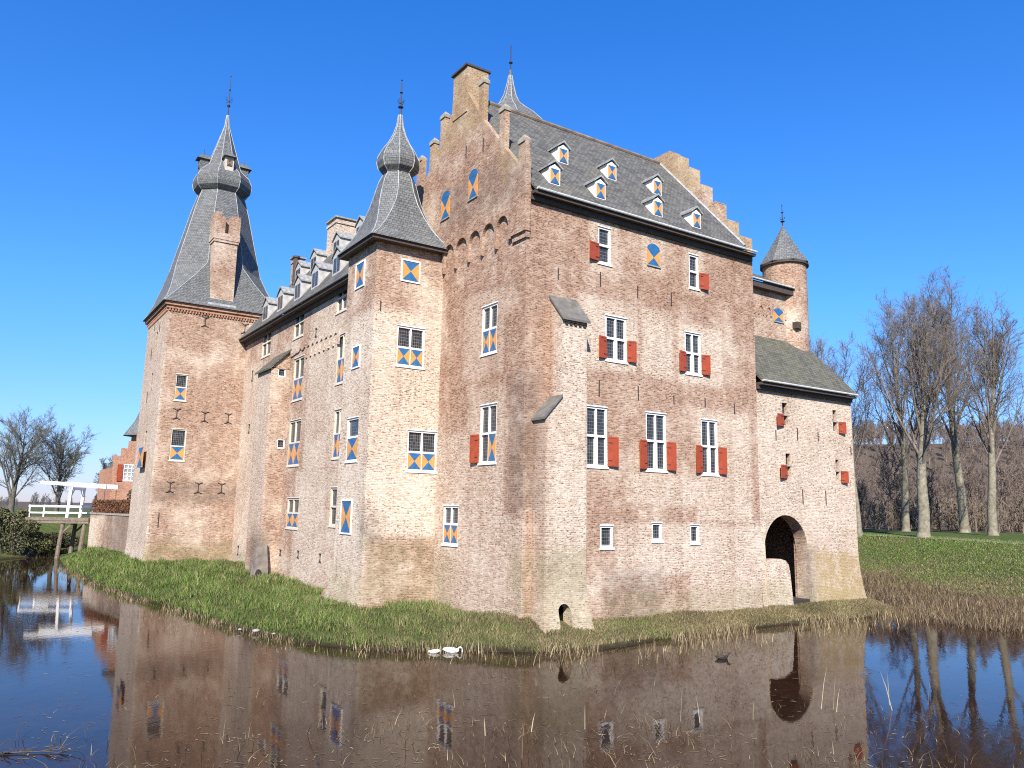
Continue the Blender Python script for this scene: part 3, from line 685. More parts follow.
chimney(.95, 2.7, 24.9, 26.6, 19.5, 24.2, brick_mat('pale_chimney_brick', PALE, pale_bias=.2), castle)
chimney(.8, 1.6, 33.2, 33.9, 19, 23.4, M_chim, castle); 
mb = MB(); mb.tube([(.3, 31.2, 20.5), (.3, 31.2, 22.6)], .22, 8); mb.tube([(.3, 31.2, 22.6), (.3, 31.2, 22.75)], .3, 8); mb.build('flue_pipe', M_soffit, castle)

# ------------------------------------------------------------------ great tower on the left
LX0, LX1, LY0, LY1, LZ = -8.12, -.36, 33.0, 40.8, 18.2
def ldef(p):
    p = p.copy(); k = (18.2-p.z)/18.2; q = max(0, (1.2-p.z)/2)
    p.x += -.16*k - .12*q if p.x < -4 else 0; p.y += (-.10*k - .1*q) if p.y < 36 else 0
    return p
FGf = Face((0, LY0, 0), (1, 0, 0), (0, -1, 0), ldef); FGl = Face((LX0, 0, 0), (0, 1, 0), (-1, 0, 0), ldef)
window(FGf, -7.17, -6.38, 11.2, 13.05, cols=1, closed=True, tr=.5, fr=.07, frame_m=M_cream); window(FGf, -7.14, -6.12, 6.95, 9.15, cols=1, closed=True, tr=.45, fr=.08, frame_m=M_cream)
wall_shutter(FGl, 35.7, 37.7, 6.55, 7.95, frame=False, d=.25)
for a, b, c, e in ((36.5, 37.3, 8.2, 9.2), (36.2, 36.8, 14.9, 16.6), (36.5, 37.1, 11.3, 13.5)): window(FGl, a, b, c, e, cols=1, tr=.5 if c > 11 and c < 12 else None, sill=False, fr=.05, frame_m=M_stonecap)
zc = (-.8, 0, 1.2, 3, 6, 9, 12, 15)
mb = MB(); wall(mb, FGf, LX0, LX1, -1.4, LZ, cz=zc); wall(mb, FGl, LY0, LY1, -1.4, LZ, cz=zc)
mb.face([(LX1, LY0, 10), (LX1, LY1, 10), (LX1, LY1, LZ), (LX1, LY0, LZ)], 0, (1, 0, 0)); mb.face([(LX0, LY1, -1), (LX1, LY1, -1), (LX1, LY1, LZ), (LX0, LY1, LZ)], 0, (0, 1, 0))
gt = mb.build('great_tower_wall', M_ltower, castle, centre=False)
mb = MB()                                                  # cornice with a toothed brick course
mb.box((LX0-.12, LY0-.12, 17.75), (LX1+.12, LY1+.12, 17.98)); mb.box((LX0-.24, LY0-.24, 17.98+.002), (LX1+.24, LY1+.24, 18.22))
for i in range(38): x = LX0+.05+i*.2; mb.box((x, LY0-.10, 17.58), (x+.1, LY0-.005, 17.748))
for i in range(38): y = LY0+.05+i*.2; mb.box((LX0-.10, y, 17.58), (LX0-.005, y+.1, 17.748))
mb.build('brick_cornice', brick_mat('cornice_brick', ORANGE, pale_bias=-.1), castle, centre=False)
M_cream2 = plain('pale_wood', (.45, .40, .32), .7, .2, 4); gx, gy = (LX0+LX1)/2, (LY0+LY1)/2
gp_ = [(4.3, .02, 18.23), (4.02, .05, 18.7), (3.72, .16, 19.5), (3.42, .36, 20.6), (3.14, .586, 21.8), (2.55, .586, 24.4), (2.0, .586, 26.9), (1.62, .586, 28.3), (1.72, .586, 28.36), (1.98, .586, 28.62), (2.08, .586, 29.05), (2.04, .586, 29.5), (1.85, .586, 29.95), (1.5, .586, 30.3), (1.22, .586, 30.6), (.85, .586, 31.9), (.48, .586, 33.2), (.18, .586, 34.3), (.08, .586, 35.3)]
mb, rg = helm(gx, gy, gp_); grf = mb.build('great_tower_helm', M_slate2, castle)
for i in range(8): hips(rg, .028, [i]).build('lead_hip', M_lead, grf)
for ang in (-90, 180, 0, 90):                             # small hooded hatches on the bulb
    a = R(ang); ux, uy = math.cos(a), math.sin(a)
    P = lambda s_, t_, z_, ux=ux, uy=uy: (gx+ux*(1.78+t_)-uy*s_, gy+uy*(1.78+t_)+ux*s_, 30.15+z_)
    mb = MB(); mb.hexa([P(-.32, -.8, -.3), P(.32, -.8, -.3), P(.32, .1, -.3), P(-.32, .1, -.3), P(-.32, -.8, .85), P(.32, -.8, .85), P(.32, .1, .85), P(-.32, .1, .85)])
    h_ = mb.build('hatch', M_cream2 if ang == -90 else M_slate2, grf)
    mb = MB()
    b4 = [P(-.48, -.9, .84), P(.48, -.9, .84), P(.48, .34, .84), P(-.48, .34, .84)]; tp = [P(-.12, -.7, 1.28), P(.12, -.7, 1.28), P(.12, -.05, 1.28), P(-.12, -.05, 1.28)]
    mb.hexa(b4+tp); mb.tube([P(0, -.2, 1.25), P(0, -.2, 1.75)], .025, 4); mb.build('hatch_hood', M_slate2, h_)
    class FF:
        n = Vector((ux, uy, 0))
        def __call__(self, u, z, d, P=P): return P(u, d, z)
    s = MB(); hourglass(s, FF(), -.2, .2, .08, .66, .1, .14); s.build('shutter', [M_soffit, M_timber], h_)
finial(gx, gy, 35.2, 3.6, grf)
# tall chimney standing on the front wall
mb = MB(); cx0, cx1 = -5.36, -3.68
mb.box((cx0, 32.96, 18.0), (cx1, 34.2, 23.3)); mb.box((cx0-.07, 32.88, 23.302), (cx1+.07, 34.27, 23.5)); mb.box((cx0-.12, 32.84, 23.502), (cx1+.12, 34.32, 24.0))
mb.box((cx0-.09, 32.86, 24.002), (-4.68, 34.33, 25.3)); mb.box((-4.34, 32.83, 24.002), (cx1+.09, 34.33, 25.3)); mb.box((-4.68, 33.4, 24.002), (-4.34, 34.33, 25.2))
mb.box((cx0-.1, 32.87, 25.302), (-5.0, 34.3, 25.6)); mb.box((-4.25, 32.87, 25.302), (cx1+.08, 34.3, 25.48))
tc_ = mb.build('tower_chimney', M_chim, castle, centre=False)
mb = MB(); mb.box((cx0-.15, 32.7, 18.235), (cx1+.15, 32.95, 18.55)); mb.build('lead_apron', M_lead, tc_)

# ------------------------------------------------------------------ annexe with the water gate, upper wall and turret
def adef(p):
    p = p.copy(); k = max(0, (2.2-p.z)/2.8); s_ = max(0, min(1, (p.x-19.5)/3.4))
    p.x += .42*k*k*s_; p.y -= .15*k*k if p.y < .3 else 0
    return p
FA = Face((0, .06, 0), (1, 0, 0), (0, -1, 0), adef)
def slit(u0, u1, z0, z1, zt, side):
    FA.holes.append((u0, u1, zt+.05, z1, .3)); FA.holes.append((u0, u1, z0, zt-.05, .3))
    mb = MB(); mb.fbox(FA, u0, u1, z0, z1, -.3, -.22); w_ = mb.build('window', M_dark, castle)
    p = MB(); p.fbox(FA, u0-.06, u1+.06, zt-.048, zt+.048, -.2, .02); p.build('transom', M_stonecap, w_)
    s = MB()
    if side == 'L': red_panel(s, FA, u0-.66, u0, z0-.1, zt, u0, R(12))
    else: red_panel(s, FA, u1+.1, u1+.6, z0-.1, zt, u1+.1, R(12))
    lab(s.build('shutter', [M_red, M_iron], w_), 'red wooden shutter folded open')
slit(16.62, 17.06, 8.62, 9.80, 9.17, 'L'); slit(21.02, 21.40, 8.6, 9.78, 9.15, 'R'); slit(16.76, 17.16, 5.92, 7.12, 6.5, 'L'); slit(21.08, 21.40, 5.85, 7.02, 6.4, 'R')
FA.holes.append((14.82, 18.32, -.9, 3.93, .75, 1))
mb = MB(); wall(mb, FA, 14.45, 22.8, -1.4, 10.6, cu=(19.5, 20.6, 21.8), cz=(-.9, -.4, .2, .8, 1.5, 2.2)); arch_fill(mb, FA, 14.82, 18.32, 2.12, 3.93, .75, n=20)
FAe = Face((22.8, 0, 0), (0, 1, 0), (1, 0, 0), adef); wall(mb, FAe, .06, 10, -1.4, 10.6, cz=(-.9, -.4, .2, .8, 1.5, 2.2))
mb.face([(22.8, .06, 10.6), (22.8, 2.85, 10.6), (22.8, 2.85, 13.8)], 0, (1, 0, 0)); mb.face([(22.8, 2.85, 10.6), (22.8, 10, 10.6), (22.8, 10, 13.8), (22.8, 2.85, 13.8)], 0, (1, 0, 0))
mb.build('annexe_wall', M_annex, castle, centre=False)
mb = MB()                                                   # inside of the water gate: side walls, back and vault
mb.box((14.1, .82, -1.4), (14.5, 7.0, 4.4)); mb.box((21.2, .82, -1.4), (21.6, 7.0, 4.4)); mb.box((14.1, 7.0, -1.4), (21.6, 7.2, 4.4)); mb.box((14.1, .82, 4.401), (21.6, 7.2, 4.7)); mb.box((18.36, .82, -1.4), (21.19, .95, 4.4))
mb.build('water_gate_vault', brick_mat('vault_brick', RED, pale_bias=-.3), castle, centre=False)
mb = MB(); mb.box((14.82, .06, -.9), (18.33, 6.99, -.36)); mb.build('shade_dark_floor', M_dark, castle)  # floor coloured near black to stand for the shade inside the gate
mb = MB()                                                   # low breast wall closing the left part of the opening
pa = [(14.83, -1.3), (16.78, -1.3), (16.80, .4), (16.78, 1.1), (16.70, 1.42), (16.5, 1.62), (16.1, 1.72), (15.5, 1.72), (14.83, 1.66)]
mb.prism(pa, lambda u, z, d: FA(u, z, d), -.02, -.55); mb.build('breast_wall', M_annex, castle, centre=False)
mb = MB(); z_e, z_t, y_e, y_t = 10.66, 13.98, -.36, 2.84
mb.hexa([(14.53, y_e, z_e), (22.78, y_e, z_e), (22.78, y_t, z_t), (14.53, y_t, z_t), (14.53, y_e, z_e+.15), (22.78, y_e, z_e+.15), (22.78, y_t, z_t+.15), (14.53, y_t, z_t+.15)])
lr = mb.build('annexe_roof', M_slate3, castle, centre=False)
mb = MB(); mb.box((14.55, y_e+.03, z_e-.14), (22.72, .055, z_e-.006)); mb.box((14.55, -.12, z_e-.34), (22.7, .055, z_e-.143)); mb.build('eaves_board', M_soffit, lr)
mb = MB(); mb.tube([(14.55, y_e-.05, z_e+.07), (22.8, y_e-.05, z_e+.07)], .055, 8); mb.build('gutter', M_gutter, lr)
FU = Face((0, 2.85, 0), (1, 0, 0), (0, -1, 0))
mb = MB(); wall(mb, FU, 14.5, 22.6, 10, 17.35); mb.face([(22.6, 2.85, 10), (22.6, 9, 10), (22.6, 9, 17.35), (22.6, 2.85, 17.35)], 0, (1, 0, 0)); mb.build('upper_wall', M_turret, castle, centre=False)
wall_shutter(FU, 19.85, 20.7, 15.25, 15.85, arch=.2, frame=False)
mb = MB()
for u in (17.9, 18.65, 19.35, 21.1): mb.prism([(u-.24, 15.45), (u-.24, 15.85), (u, 16.2), (u+.24, 15.85), (u+.24, 15.45), (u+.15, 15.45), (u+.15, 15.8), (u, 16.0), (u-.15, 15.8), (u-.15, 15.45)], lambda a, z, d: FU(a, z, d), 0, .07)
mb.build('pointed_arch_frieze', M_turret, castle)
mb = MB(); mb.hexa([(14.53, 2.45, 17.3), (21.5, 2.45, 17.3), (21.5, 6.2, 19.3), (14.53, 6.2, 19.3), (14.53, 2.45, 17.45), (21.5, 2.45, 17.45), (21.5, 6.2, 19.45), (14.53, 6.2, 19.45)]); ur = mb.build('upper_roof', M_slate, castle, centre=False)
mb = MB(); mb.box((14.55, 2.5, 16.95), (21.4, 2.845, 17.28)); mb.build('eaves_board', M_soffit, ur)
mb = MB(); mb.tube([(14.55, 2.4, 17.38), (21.3, 2.4, 17.38)], .055, 8); mb.build('gutter', M_gutter, ur)
mb = MB(); tx, ty = 22.0, 3.6; mb.lathe((tx, ty, 0), [(1.22, 10.2), (1.28, 14.6), (1.3, 15.0), (1.3, 19.3)], 40); mb.build('turret_wall', M_turret, castle, centre=False)
mb = MB(); mb.lathe((tx, ty, 0), [(1.52, 19.2), (1.50, 19.27), (1.18, 19.75), (.6, 20.75), (.1, 21.65), (.05, 21.8)], 8, 0, R(12)); tr_ = mb.build('turret_roof', M_slate2, castle)
finial(tx, ty, 21.7, 1.5, tr_)
mb = MB(); mb.lathe((tx, ty, 0), [(1.44, 19.06), (1.44, 19.18)], 32); mb.build('eaves_board', M_soffit, tr_)
mb = MB(); mb.box((21.2, 2.25, 14.9), (21.6, 2.7, 15.3)); mb.build('stone_corbel', M_soffit, castle)

# ------------------------------------------------------------------ wall anchors
def anchor(F, u, z0, z1, fork=0.0, d=0.0):
    mb = MB(); t = .021; mb.fbox(F, u-t, u+t, z0, z1, d-.01, d+.035)
    if fork:
        for zz, s_ in ((z0, -1), (z1, 1)):
            for sg in (-1, 1): mb.tube([F(u, zz-s_*.12, d+.03), F(u+sg*fork*.5, zz-s_*.02, d+.03), F(u+sg*fork, zz+s_*.02, d+.03)], .028, 5)
    return mb.build('wall_anchor', M_iron, castle)
for u, a, b in ((4.05, 13.93, 14.58), (6.3, 13.75, 14.33), (8.48, 13.72, 14.36), (3.98, 8.94, 9.65), (6.29, 8.98, 9.62), (8.55, 8.99, 9.37), (10.67, 9.04, 9.48), (12.77, 8.87, 9.37), (1.67, 13.82, 14.31)): anchor(FR, u, a, b)
for u, a, b in ((17.8, 7.89, 8.53), (19.59, 7.94, 8.44), (18.05, 4.52, 5.26), (20.05, 4.53, 5.26), (16.01, 7.77, 8.3), (22.56, 7.34, 7.79)): anchor(FA, u, a, b)
for u, a, b in ((5.01, 20.73, 21.37), (3.44, 20.49, 21.15)): anchor(FLu, u, a, b)
anchor(FTf, -3.3, 13.1, 13.57)
for u, a, b in ((18.83, 1.01, 1.4), (15.35, 1.0, 1.42), (22.0, .99, 1.3), (31.2, .5, 1.1), (30.6, 9.0, 9.6), (30.7, 12.76, 13.49), (18.0, 13.8, 14.3)): anchor(FW, u, a, b, .12)
for u, z in ((-6.9, 10.21), (-5.0, 10.15), (-3.42, 10.17), (-6.89, 5.09), (-5.02, 5.08), (-3.54, 5.09), (-5.54, 17.1), (-2.69, 17.0)): anchor(FGf, u, z-.36, z+.36, .26)
anchor(FGf, -7.44, 2.3, 3.3)
for u, a, b in ((37.7, 16.9, 17.4), (38.0, 14.7, 15.6), (35.6, 16.5, 17.2), (38.0, 11.4, 12.2)): anchor(FGl, u, a, b)

# ------------------------------------------------------------------ terrain and moat
ZWAT = -1.15
ISLAND = np.array([(-11.6, 52.5), (-11.9, 45), (-11.6, 36), (-11.2, 28.5), (-10.3, 21), (-9.5, 15.6), (-8.9, 10.5), (-8.3, 7.0), (-7.5, 3.8), (-6.2, 1.4), (-4.4, 0.1), (-2.4, -.8), (-.9, -2.2), (1.4, -2.75), (5.4, -2.15), (9.3, -1.95), (13.6, -1.75), (18.9, -2.1), (22.5, -2.0), (24.3, -1.6), (27, 2), (28.5, 12), (29, 40), (24, 62), (8, 74), (-4, 74), (-10.2, 66), (-11.3, 58)])
MOAT = np.array([(-60, 30), (-40, 52), (-24, 55), (-17, 56.5), (-13.6, 59), (-12.7, 63), (-12.6, 70), (-11, 80), (6, 88), (30, 80), (40, 50), (38, 25), (34, 8), (27, 1.5), (24.6, -1.4), (22.6, -2.6), (21.3, -4.2), (21.0, -6.2), (21.8, -8.4), (23.5, -13), (26, -22), (12, -23.5), (2, -22.5), (-5, -20.5), (-12, -19), (-20, -14), (-34, -4), (-60, -2)])
def sdf(P, poly):
    """signed distance to a polygon, positive inside"""
    d = np.full(len(P), 1e9); ins = np.zeros(len(P), bool)
    for a, b in zip(poly, np.roll(poly, -1, 0)):
        e = b-a; t = np.clip(((P-a) @ e)/(e @ e), 0, 1); q = P-a-t[:, None]*e
        d = np.minimum(d, np.hypot(q[:, 0], q[:, 1]))
        c = ((a[1] > P[:, 1]) != (b[1] > P[:, 1])) & (P[:, 0] < (b[0]-a[0])*(P[:, 1]-a[1])/(b[1]-a[1]+1e-12)+a[0])
        ins ^= c
    return np.where(ins, d, -d)
def ss(x, a, b): t = np.clip((x-a)/(b-a), 0, 1); return t*t*(3-2*t)
def wnoise(P, s, seed):
    r = np.random.default_rng(seed); o = np.zeros(len(P))
    for k in range(7):
        a = r.uniform(0, 2*np.pi); f = s*r.uniform(.6, 2.2); o += np.sin((P[:, 0]*np.cos(a)+P[:, 1]*np.sin(a))*f+r.uniform(0, 6.28))
    return o/7
MEADOW = np.array([(60, 34), (50, 22), (46.2, 16.5), (41.2, 10.9), (35.6, 5.2), (32.6, .2), (31.8, -2.7), (32, -12), (36, -40), (40, -120), (1900, -900), (1900, 1500), (300, 1500)])
CREST = np.array([(72, 40), (57.5, 26), (54.6, 17.0), (53.2, 12.8), (51.4, 9), (47.6, 3.2), (45.2, -3), (44.5, -12), (46, -40), (52, -120), (1900, -900), (1900, 1500), (320, 1500)])
def height(P):
    P = np.asarray(P, float).reshape(-1, 2); si = sdf(P, ISLAND) + .35*wnoise(P, 1.3, 3); so_ = -sdf(P, MOAT) + .3*wnoise(P, 1.1, 5)
    isl = ZWAT + np.where(si > 0, .16*ss(si, 0, .25) + .50*ss(si, .1, 3.2), si*.5)
    isl += np.where(si > .5, .04*wnoise(P, 2.5, 8), 0) + .42*ss(P[:, 1], 14, 30)*ss(si, .4, 3.4) + .38*np.exp(-((P[:, 0]-.2)**2+(P[:, 1]-.2)**2)/5)*ss(si, .2, 2) + .12*ss(P[:, 0], 3, 6)*ss(si, .2, 1.6)
    right = ss(P[:, 0], 15, 22)*ss(P[:, 1], 60, 30)
    far = .15*ss(so_, 0, .4) + 3.2*ss(so_, 0, 9)
    me_ = sdf(P, MEADOW); cr_ = sdf(P, CREST); t = np.clip(me_/(np.abs(me_)+np.abs(cr_)+1e-6), 0, 1)
    marsh = .12*ss(so_, 0, .5) + .35*ss(so_, 1, 14) + np.where(me_ > 0, np.where(cr_ > 0, 2.72+.3*ss(cr_, 0, 9), 2.72*(.35*t+.65*t*t*(3-2*t))), 0)
    out = ZWAT + np.where(so_ > 0, far*(1-right)+marsh*right, so_*.5)
    h = np.where(so_ > 0, np.maximum(out, np.where(si > 0, isl, -9)), np.where(si > 0, isl, np.maximum(np.maximum(si, so_)*.5, -1.3)+ZWAT))
    dd = np.hypot(P[:, 0]+18.3, P[:, 1]+26.3)
    hill = (3*ss(dd, 120, 200) + 27*ss(dd, 190, 340))*ss(P[:, 0], 70, 150)*ss((P[:, 0]+18.3)/(dd+1e-6), .60, .78)
    return h + np.where(so_ > 8, .05*wnoise(P, .5, 9)*(cr_ < 12) + hill*(1+.10*wnoise(P, .03, 4)), 0)
def axis(lo, hi, step, ext):
    a = list(np.arange(lo, hi+.01, step)); s = step; x = a[-1]
    while x < ext: s *= 1.22; x += s; a.append(x)
    s = step; x = a[0]; pre = []
    while x > -ext: s *= 1.22; x -= s; pre.append(x)
    return np.array(pre[::-1]+a)
gxs = axis(-22, 46, .45, 1800); gys = axis(-24, 76, .45, 1800)
GX, GY = np.meshgrid(gxs, gys); PP = np.c_[GX.ravel(), GY.ravel()]; HZ = height(PP)
nx_, ny_ = len(gxs), len(gys); idx = np.arange(nx_*ny_).reshape(ny_, nx_)
quads = np.c_[idx[:-1, :-1].ravel(), idx[:-1, 1:].ravel(), idx[1:, 1:].ravel(), idx[1:, :-1].ravel()]

def ground_mat():
    T = NT('meadow_and_bank'); b = T.b; geo = T.node('NewGeometry'); pos = geo.outputs['Position']
    sp = T.node('SeparateXYZ'); T.link(pos, sp.inputs[0])
    n1 = T.noise(pos, .25, 6, .65); n2 = T.noise(pos, 2.5, 5, .7); n3 = T.noise(pos, 22, 3, .7)
    green = T.ramp(n2, [(.25, (.035, .060, .014)), (.5, (.070, .112, .022)), (.75, (.115, .145, .040))])
    straw = T.ramp(n2, [(.25, (.075, .055, .028)), (.5, (.15, .115, .058)), (.8, (.25, .20, .11))])
    wood = T.ramp(n2, [(.3, (.075, .055, .042)), (.7, (.17, .128, .095))])
    lowz = T.maprange(T.math('ADD', sp.outputs['Z'], T.math('MULTIPLY', n2, .8)), .15, .95, 1, 0)
    isl = zone(T, pos, [((-12, 23), (-4, 10), None)], n2, 1.5, 1)
    isl = T.math('MULTIPLY', isl, T.maprange(sp.outputs['X'], -3, 1, .25, .8))
    dry = T.math('MAXIMUM', T.math('MULTIPLY', lowz, T.maprange(sp.outputs['X'], 14, 20, 0, 1)), isl)
    dry = T.math('MAXIMUM', dry, T.maprange(T.math('ADD', n1, T.math('MULTIPLY', n2, .3)), .62, .85, 0, .75))
    col = T.mix(dry, green, straw)
    col = T.mix(T.maprange(T.math('ADD', sp.outputs['X'], T.math('MULTIPLY', sp.outputs['Y'], .5)), 84, 95, 0, 1), col, wood)
    mud = T.maprange(T.math('ADD', sp.outputs['Z'], T.math('MULTIPLY', n2, .25)), -.98, -.80, 1, 0)
    col = T.mix(mud, col, (.035, .026, .016))
    col = T.mix(T.maprange(n3, .3, .7, .35, 0), col, (.03, .03, .015))
    T.link(col, b.inputs['Base Color']); b.inputs['Roughness'].default_value = .95; b.inputs['Specular IOR Level'].default_value = .1
    bn = T.node('Bump'); bn.inputs['Strength'].default_value = .8; bn.inputs['Distance'].default_value = .08
    T.link(T.math('ADD', n2, n3), bn.inputs['Height']); T.link(bn.outputs[0], b.inputs['Normal'])
    return T.mat
me = bpy.data.meshes.new('ground'); me.from_pydata(np.c_[PP, HZ].tolist(), [], quads.tolist()); me.materials.append(ground_mat())
me.polygons.foreach_set('use_smooth', [True]*len(me.polygons)); me.update()
gr = bpy.data.objects.new('ground', me); COL.objects.link(gr); tag(gr, 'grassy castle island, moat bed, banks and meadow', kind='structure')

T = NT('moat_water'); b = T.b; geo = T.node('NewGeometry'); pos = geo.outputs['Position']
n1 = T.noise(pos, .8, 5, .7); n0 = T.noise(pos, 9, 4, .7)
T.link(T.ramp(T.math('ADD', T.math('MULTIPLY', n1, .6), T.math('MULTIPLY', n0, .4)), [(.35, (.012, .006, .0035)), (.7, (.034, .017, .010))]), b.inputs['Base Color'])
b.inputs['Roughness'].default_value = .03; b.inputs['IOR'].default_value = 1.20; b.inputs['Specular Tint'].default_value = (1.0, .77, .65, 1)
mp = T.node('Mapping'); T.link(pos, mp.inputs[0]); mp.inputs['Scale'].default_value = (1.0, 1.0, 1); mp.inputs['Rotation'].default_value = (0, 0, R(-34))
sc_ = T.node('VectorMath', operation='MULTIPLY'); T.link(mp.outputs[0], sc_.inputs[0]); sc_.inputs[1].default_value = (1.6, 5.0, 1)
rip = T.noise(sc_.outputs[0], 1.3, 3, .5); calm = T.maprange(T.noise(pos, .12, 3, .6), .42, .62, .25, 1.0)
wv = T.node('TexWave', wave_type='RINGS', rings_direction='SPHERICAL'); mp2 = T.node('Mapping', vector_type='POINT'); T.link(pos, mp2.inputs[0]); mp2.inputs['Location'].default_value = (-6.2, 9.9, 1.15); T.link(mp2.outputs[0], wv.inputs['Vector'])
wv.inputs['Scale'].default_value = 2.6; wv.inputs['Distortion'].default_value = .5; wv.inputs['Detail'].default_value = 1
ln = T.node('VectorMath', operation='LENGTH'); T.link(mp2.outputs[0], ln.inputs[0])
rings = T.math('MULTIPLY', wv.outputs['Fac'], T.maprange(ln.outputs['Value'], .2, 1.7, .9, 0))
bn = T.node('Bump'); bn.inputs['Strength'].default_value = .055; bn.inputs['Distance'].default_value = .05
T.link(T.math('ADD', T.math('MULTIPLY', rip, calm), T.math('MULTIPLY', rings, .9)), bn.inputs['Height']); T.link(bn.outputs[0], b.inputs['Normal'])
me = bpy.data.meshes.new('water'); me.from_pydata([(-110, -60, 0), (45, -60, 0), (45, 105, 0), (-110, 105, 0)], [], [(0, 1, 2, 3)]); me.materials.append(T.mat)
wo = bpy.data.objects.new('water', me); COL.objects.link(wo); wo.location = (0, 0, ZWAT); tag(wo, 'dark still moat water mirroring the castle', kind='structure')

# path along the top of the right bank, draped on the ground
pth = MB(); line = [(70, 40), (58.2, 26), (55.4, 17.0), (54.0, 12.8), (52.3, 9), (48.4, 3.2), (46.0, -3), (45.3, -12), (46.5, -40)]
cl = []
for (a, b_), (c, d) in zip(line, line[1:]):
    for k in range(8): t = k/8; cl.append((a+(c-a)*t, b_+(d-b_)*t))
L_, R_ = [], []
for (x, y), (x2, y2) in zip(cl, cl[1:]):
    dx, dy = x2-x, y2-y; l = math.hypot(dx, dy); L_.append((x-dy/l*.9, y+dx/l*.9)); R_.append((x+dy/l*.9, y-dx/l*.9))
hl, hr = height(L_)+.05, height(R_)+.05
for i in range(len(L_)-1): pth.face([(*L_[i], hl[i]), (*R_[i], hr[i]), (*R_[i+1], hr[i+1]), (*L_[i+1], hl[i+1])], 0, (0, 0, 1))
tag(pth.build('path', plain('pale_gravel', (.34, .32, .28), .95, .2, 3), uv=False), kind='structure', label='pale gravel path along the top of the bank')

# ------------------------------------------------------------------ grass, reeds and litter (countless)
def colour_mat(name, rough=.85, trans=0.0):
    T = NT(name); a = T.node('Attribute', attribute_name='tone'); T.link(a.outputs['Color'], T.b.inputs['Base Color']); T.b.inputs['Roughness'].default_value = rough; T.b.inputs['Specular IOR Level'].default_value = .2
    return T.mat
def blades(name, base, h, wdt, lean, cols, rng, mat, label, bend=.4):
    """one mesh of many blades, each a bent strip of three triangles; per-blade colour in the 'tone' attribute"""
    n = len(base); a = rng.uniform(0, 2*np.pi, n); ca, sa = np.cos(a), np.sin(a)
    la = rng.uniform(0, 2*np.pi, n); lx, ly = np.cos(la)*lean*h, np.sin(la)*lean*h
    wx, wy = ca*wdt/2, sa*wdt/2; z = np.zeros(n)
    m = np.c_[base[:, 0]+lx*bend, base[:, 1]+ly*bend, base[:, 2]+h*.6]; t = np.c_[base[:, 0]+lx, base[:, 1]+ly, base[:, 2]+h]
    v = np.stack([np.c_[base[:, 0]-wx, base[:, 1]-wy, base[:, 2]-.03], np.c_[base[:, 0]+wx, base[:, 1]+wy, base[:, 2]-.03], m+np.c_[wx, wy, z]*.75, m-np.c_[wx, wy, z]*.75, t], 1).reshape(-1, 3)
    k = np.arange(n)*5; lp = np.c_[k, k+1, k+2, k+3, k+3, k+2, k+4].ravel()
    me = bpy.data.meshes.new(name); me.vertices.add(n*5); me.vertices.foreach_set('co', v.ravel().astype(np.float32))
    me.loops.add(n*7); me.loops.foreach_set('vertex_index', lp.astype(np.int32)); me.polygons.add(n*2)
    st_ = np.c_[np.arange(n)*7, np.arange(n)*7+4].ravel(); me.polygons.foreach_set('loop_start', st_.astype(np.int32))
    me.polygons.foreach_set('loop_total', np.tile([4, 3], n).astype(np.int32)); me.update(calc_edges=True)
    at = me.attributes.new('tone', 'FLOAT_COLOR', 'POINT'); cc = np.repeat(np.c_[cols, np.ones(n)], 5, 0); at.data.foreach_set('color', cc.ravel().astype(np.float32))
    me.materials.append(mat); o = bpy.data.objects.new(name, me); COL.objects.link(o); tag(o, label, kind='stuff'); return o
def pick(rng, pal, n, jit=.25):
    p = np.array(pal)[rng.integers(0, len(pal), n)]; return p*rng.uniform(1-jit, 1+jit, (n, 1))
M_blade = colour_mat('grass_blades'); rng = np.random.default_rng(11)
GREEN = [(.075, .12, .022), (.10, .155, .03), (.135, .18, .045), (.06, .09, .022), (.16, .175, .065)]
OLIVE = [(.12, .108, .045), (.18, .15, .07), (.10, .10, .04), (.24, .19, .105), (.15, .115, .06)]
STRAW = [(.30, .235, .13), (.22, .165, .09), (.38, .31, .19), (.16, .115, .06), (.26, .19, .10)]
def scatter(n, x0, x1, y0, y1, test):
    P = np.c_[rng.uniform(x0, x1, n), rng.uniform(y0, y1, n)]; return P[test(P)]
def outside_castle(P):
    x, y = P[:, 0], P[:, 1]
    c = (x > -.05) & (x < 14.5) & (y > -.05) | (x > .35) & (x < 2.8) & (y > -1.1) & (y <= 0) | (x > 14) & (x < 23.4) & (y > -.1) | (x > -3.7) & (x < .1) & (y > 7.1) & (y < 12) | (x > -2.5) & (y > 10) | (x > -3.7) & (y > 22.3) & (y < 25.3) | (x > -8.35) & (y > 32.8)
    return ~c
def isl_test(P): s = sdf(P, ISLAND); return (s > .1) & (s < 9) & outside_castle(P)
Pl = scatter(210000, -12, -.2, -2.2, 56, isl_test)
n2_ = wnoise(Pl, .9, 21); keep = (n2_ > -.25) | (rng.uniform(0, 1, len(Pl)) < .5); Pl = Pl[keep]
dist = np.hypot(Pl[:, 0]+18.3, Pl[:, 1]+26.3); keep = rng.uniform(0, 1, len(Pl)) < np.clip(34/dist, .35, 1); Pl = Pl[keep]
B = np.c_[Pl, height(Pl)]; n = len(B); edge = sdf(Pl, ISLAND)
k = np.clip(.25 + .75*ss(-Pl[:, 1], -5.5, -.5) + .5*wnoise(Pl, .8, 33), 0, 1)*ss(Pl[:, 0], -8.5, -3.5)
cols = np.where((rng.uniform(0, 1, n) < k*.8)[:, None], pick(rng, OLIVE, n), pick(rng, GREEN, n)); dryp = rng.uniform(0, 1, n) < .10; cols[dryp] = pick(rng, STRAW, n)[dryp]*.8
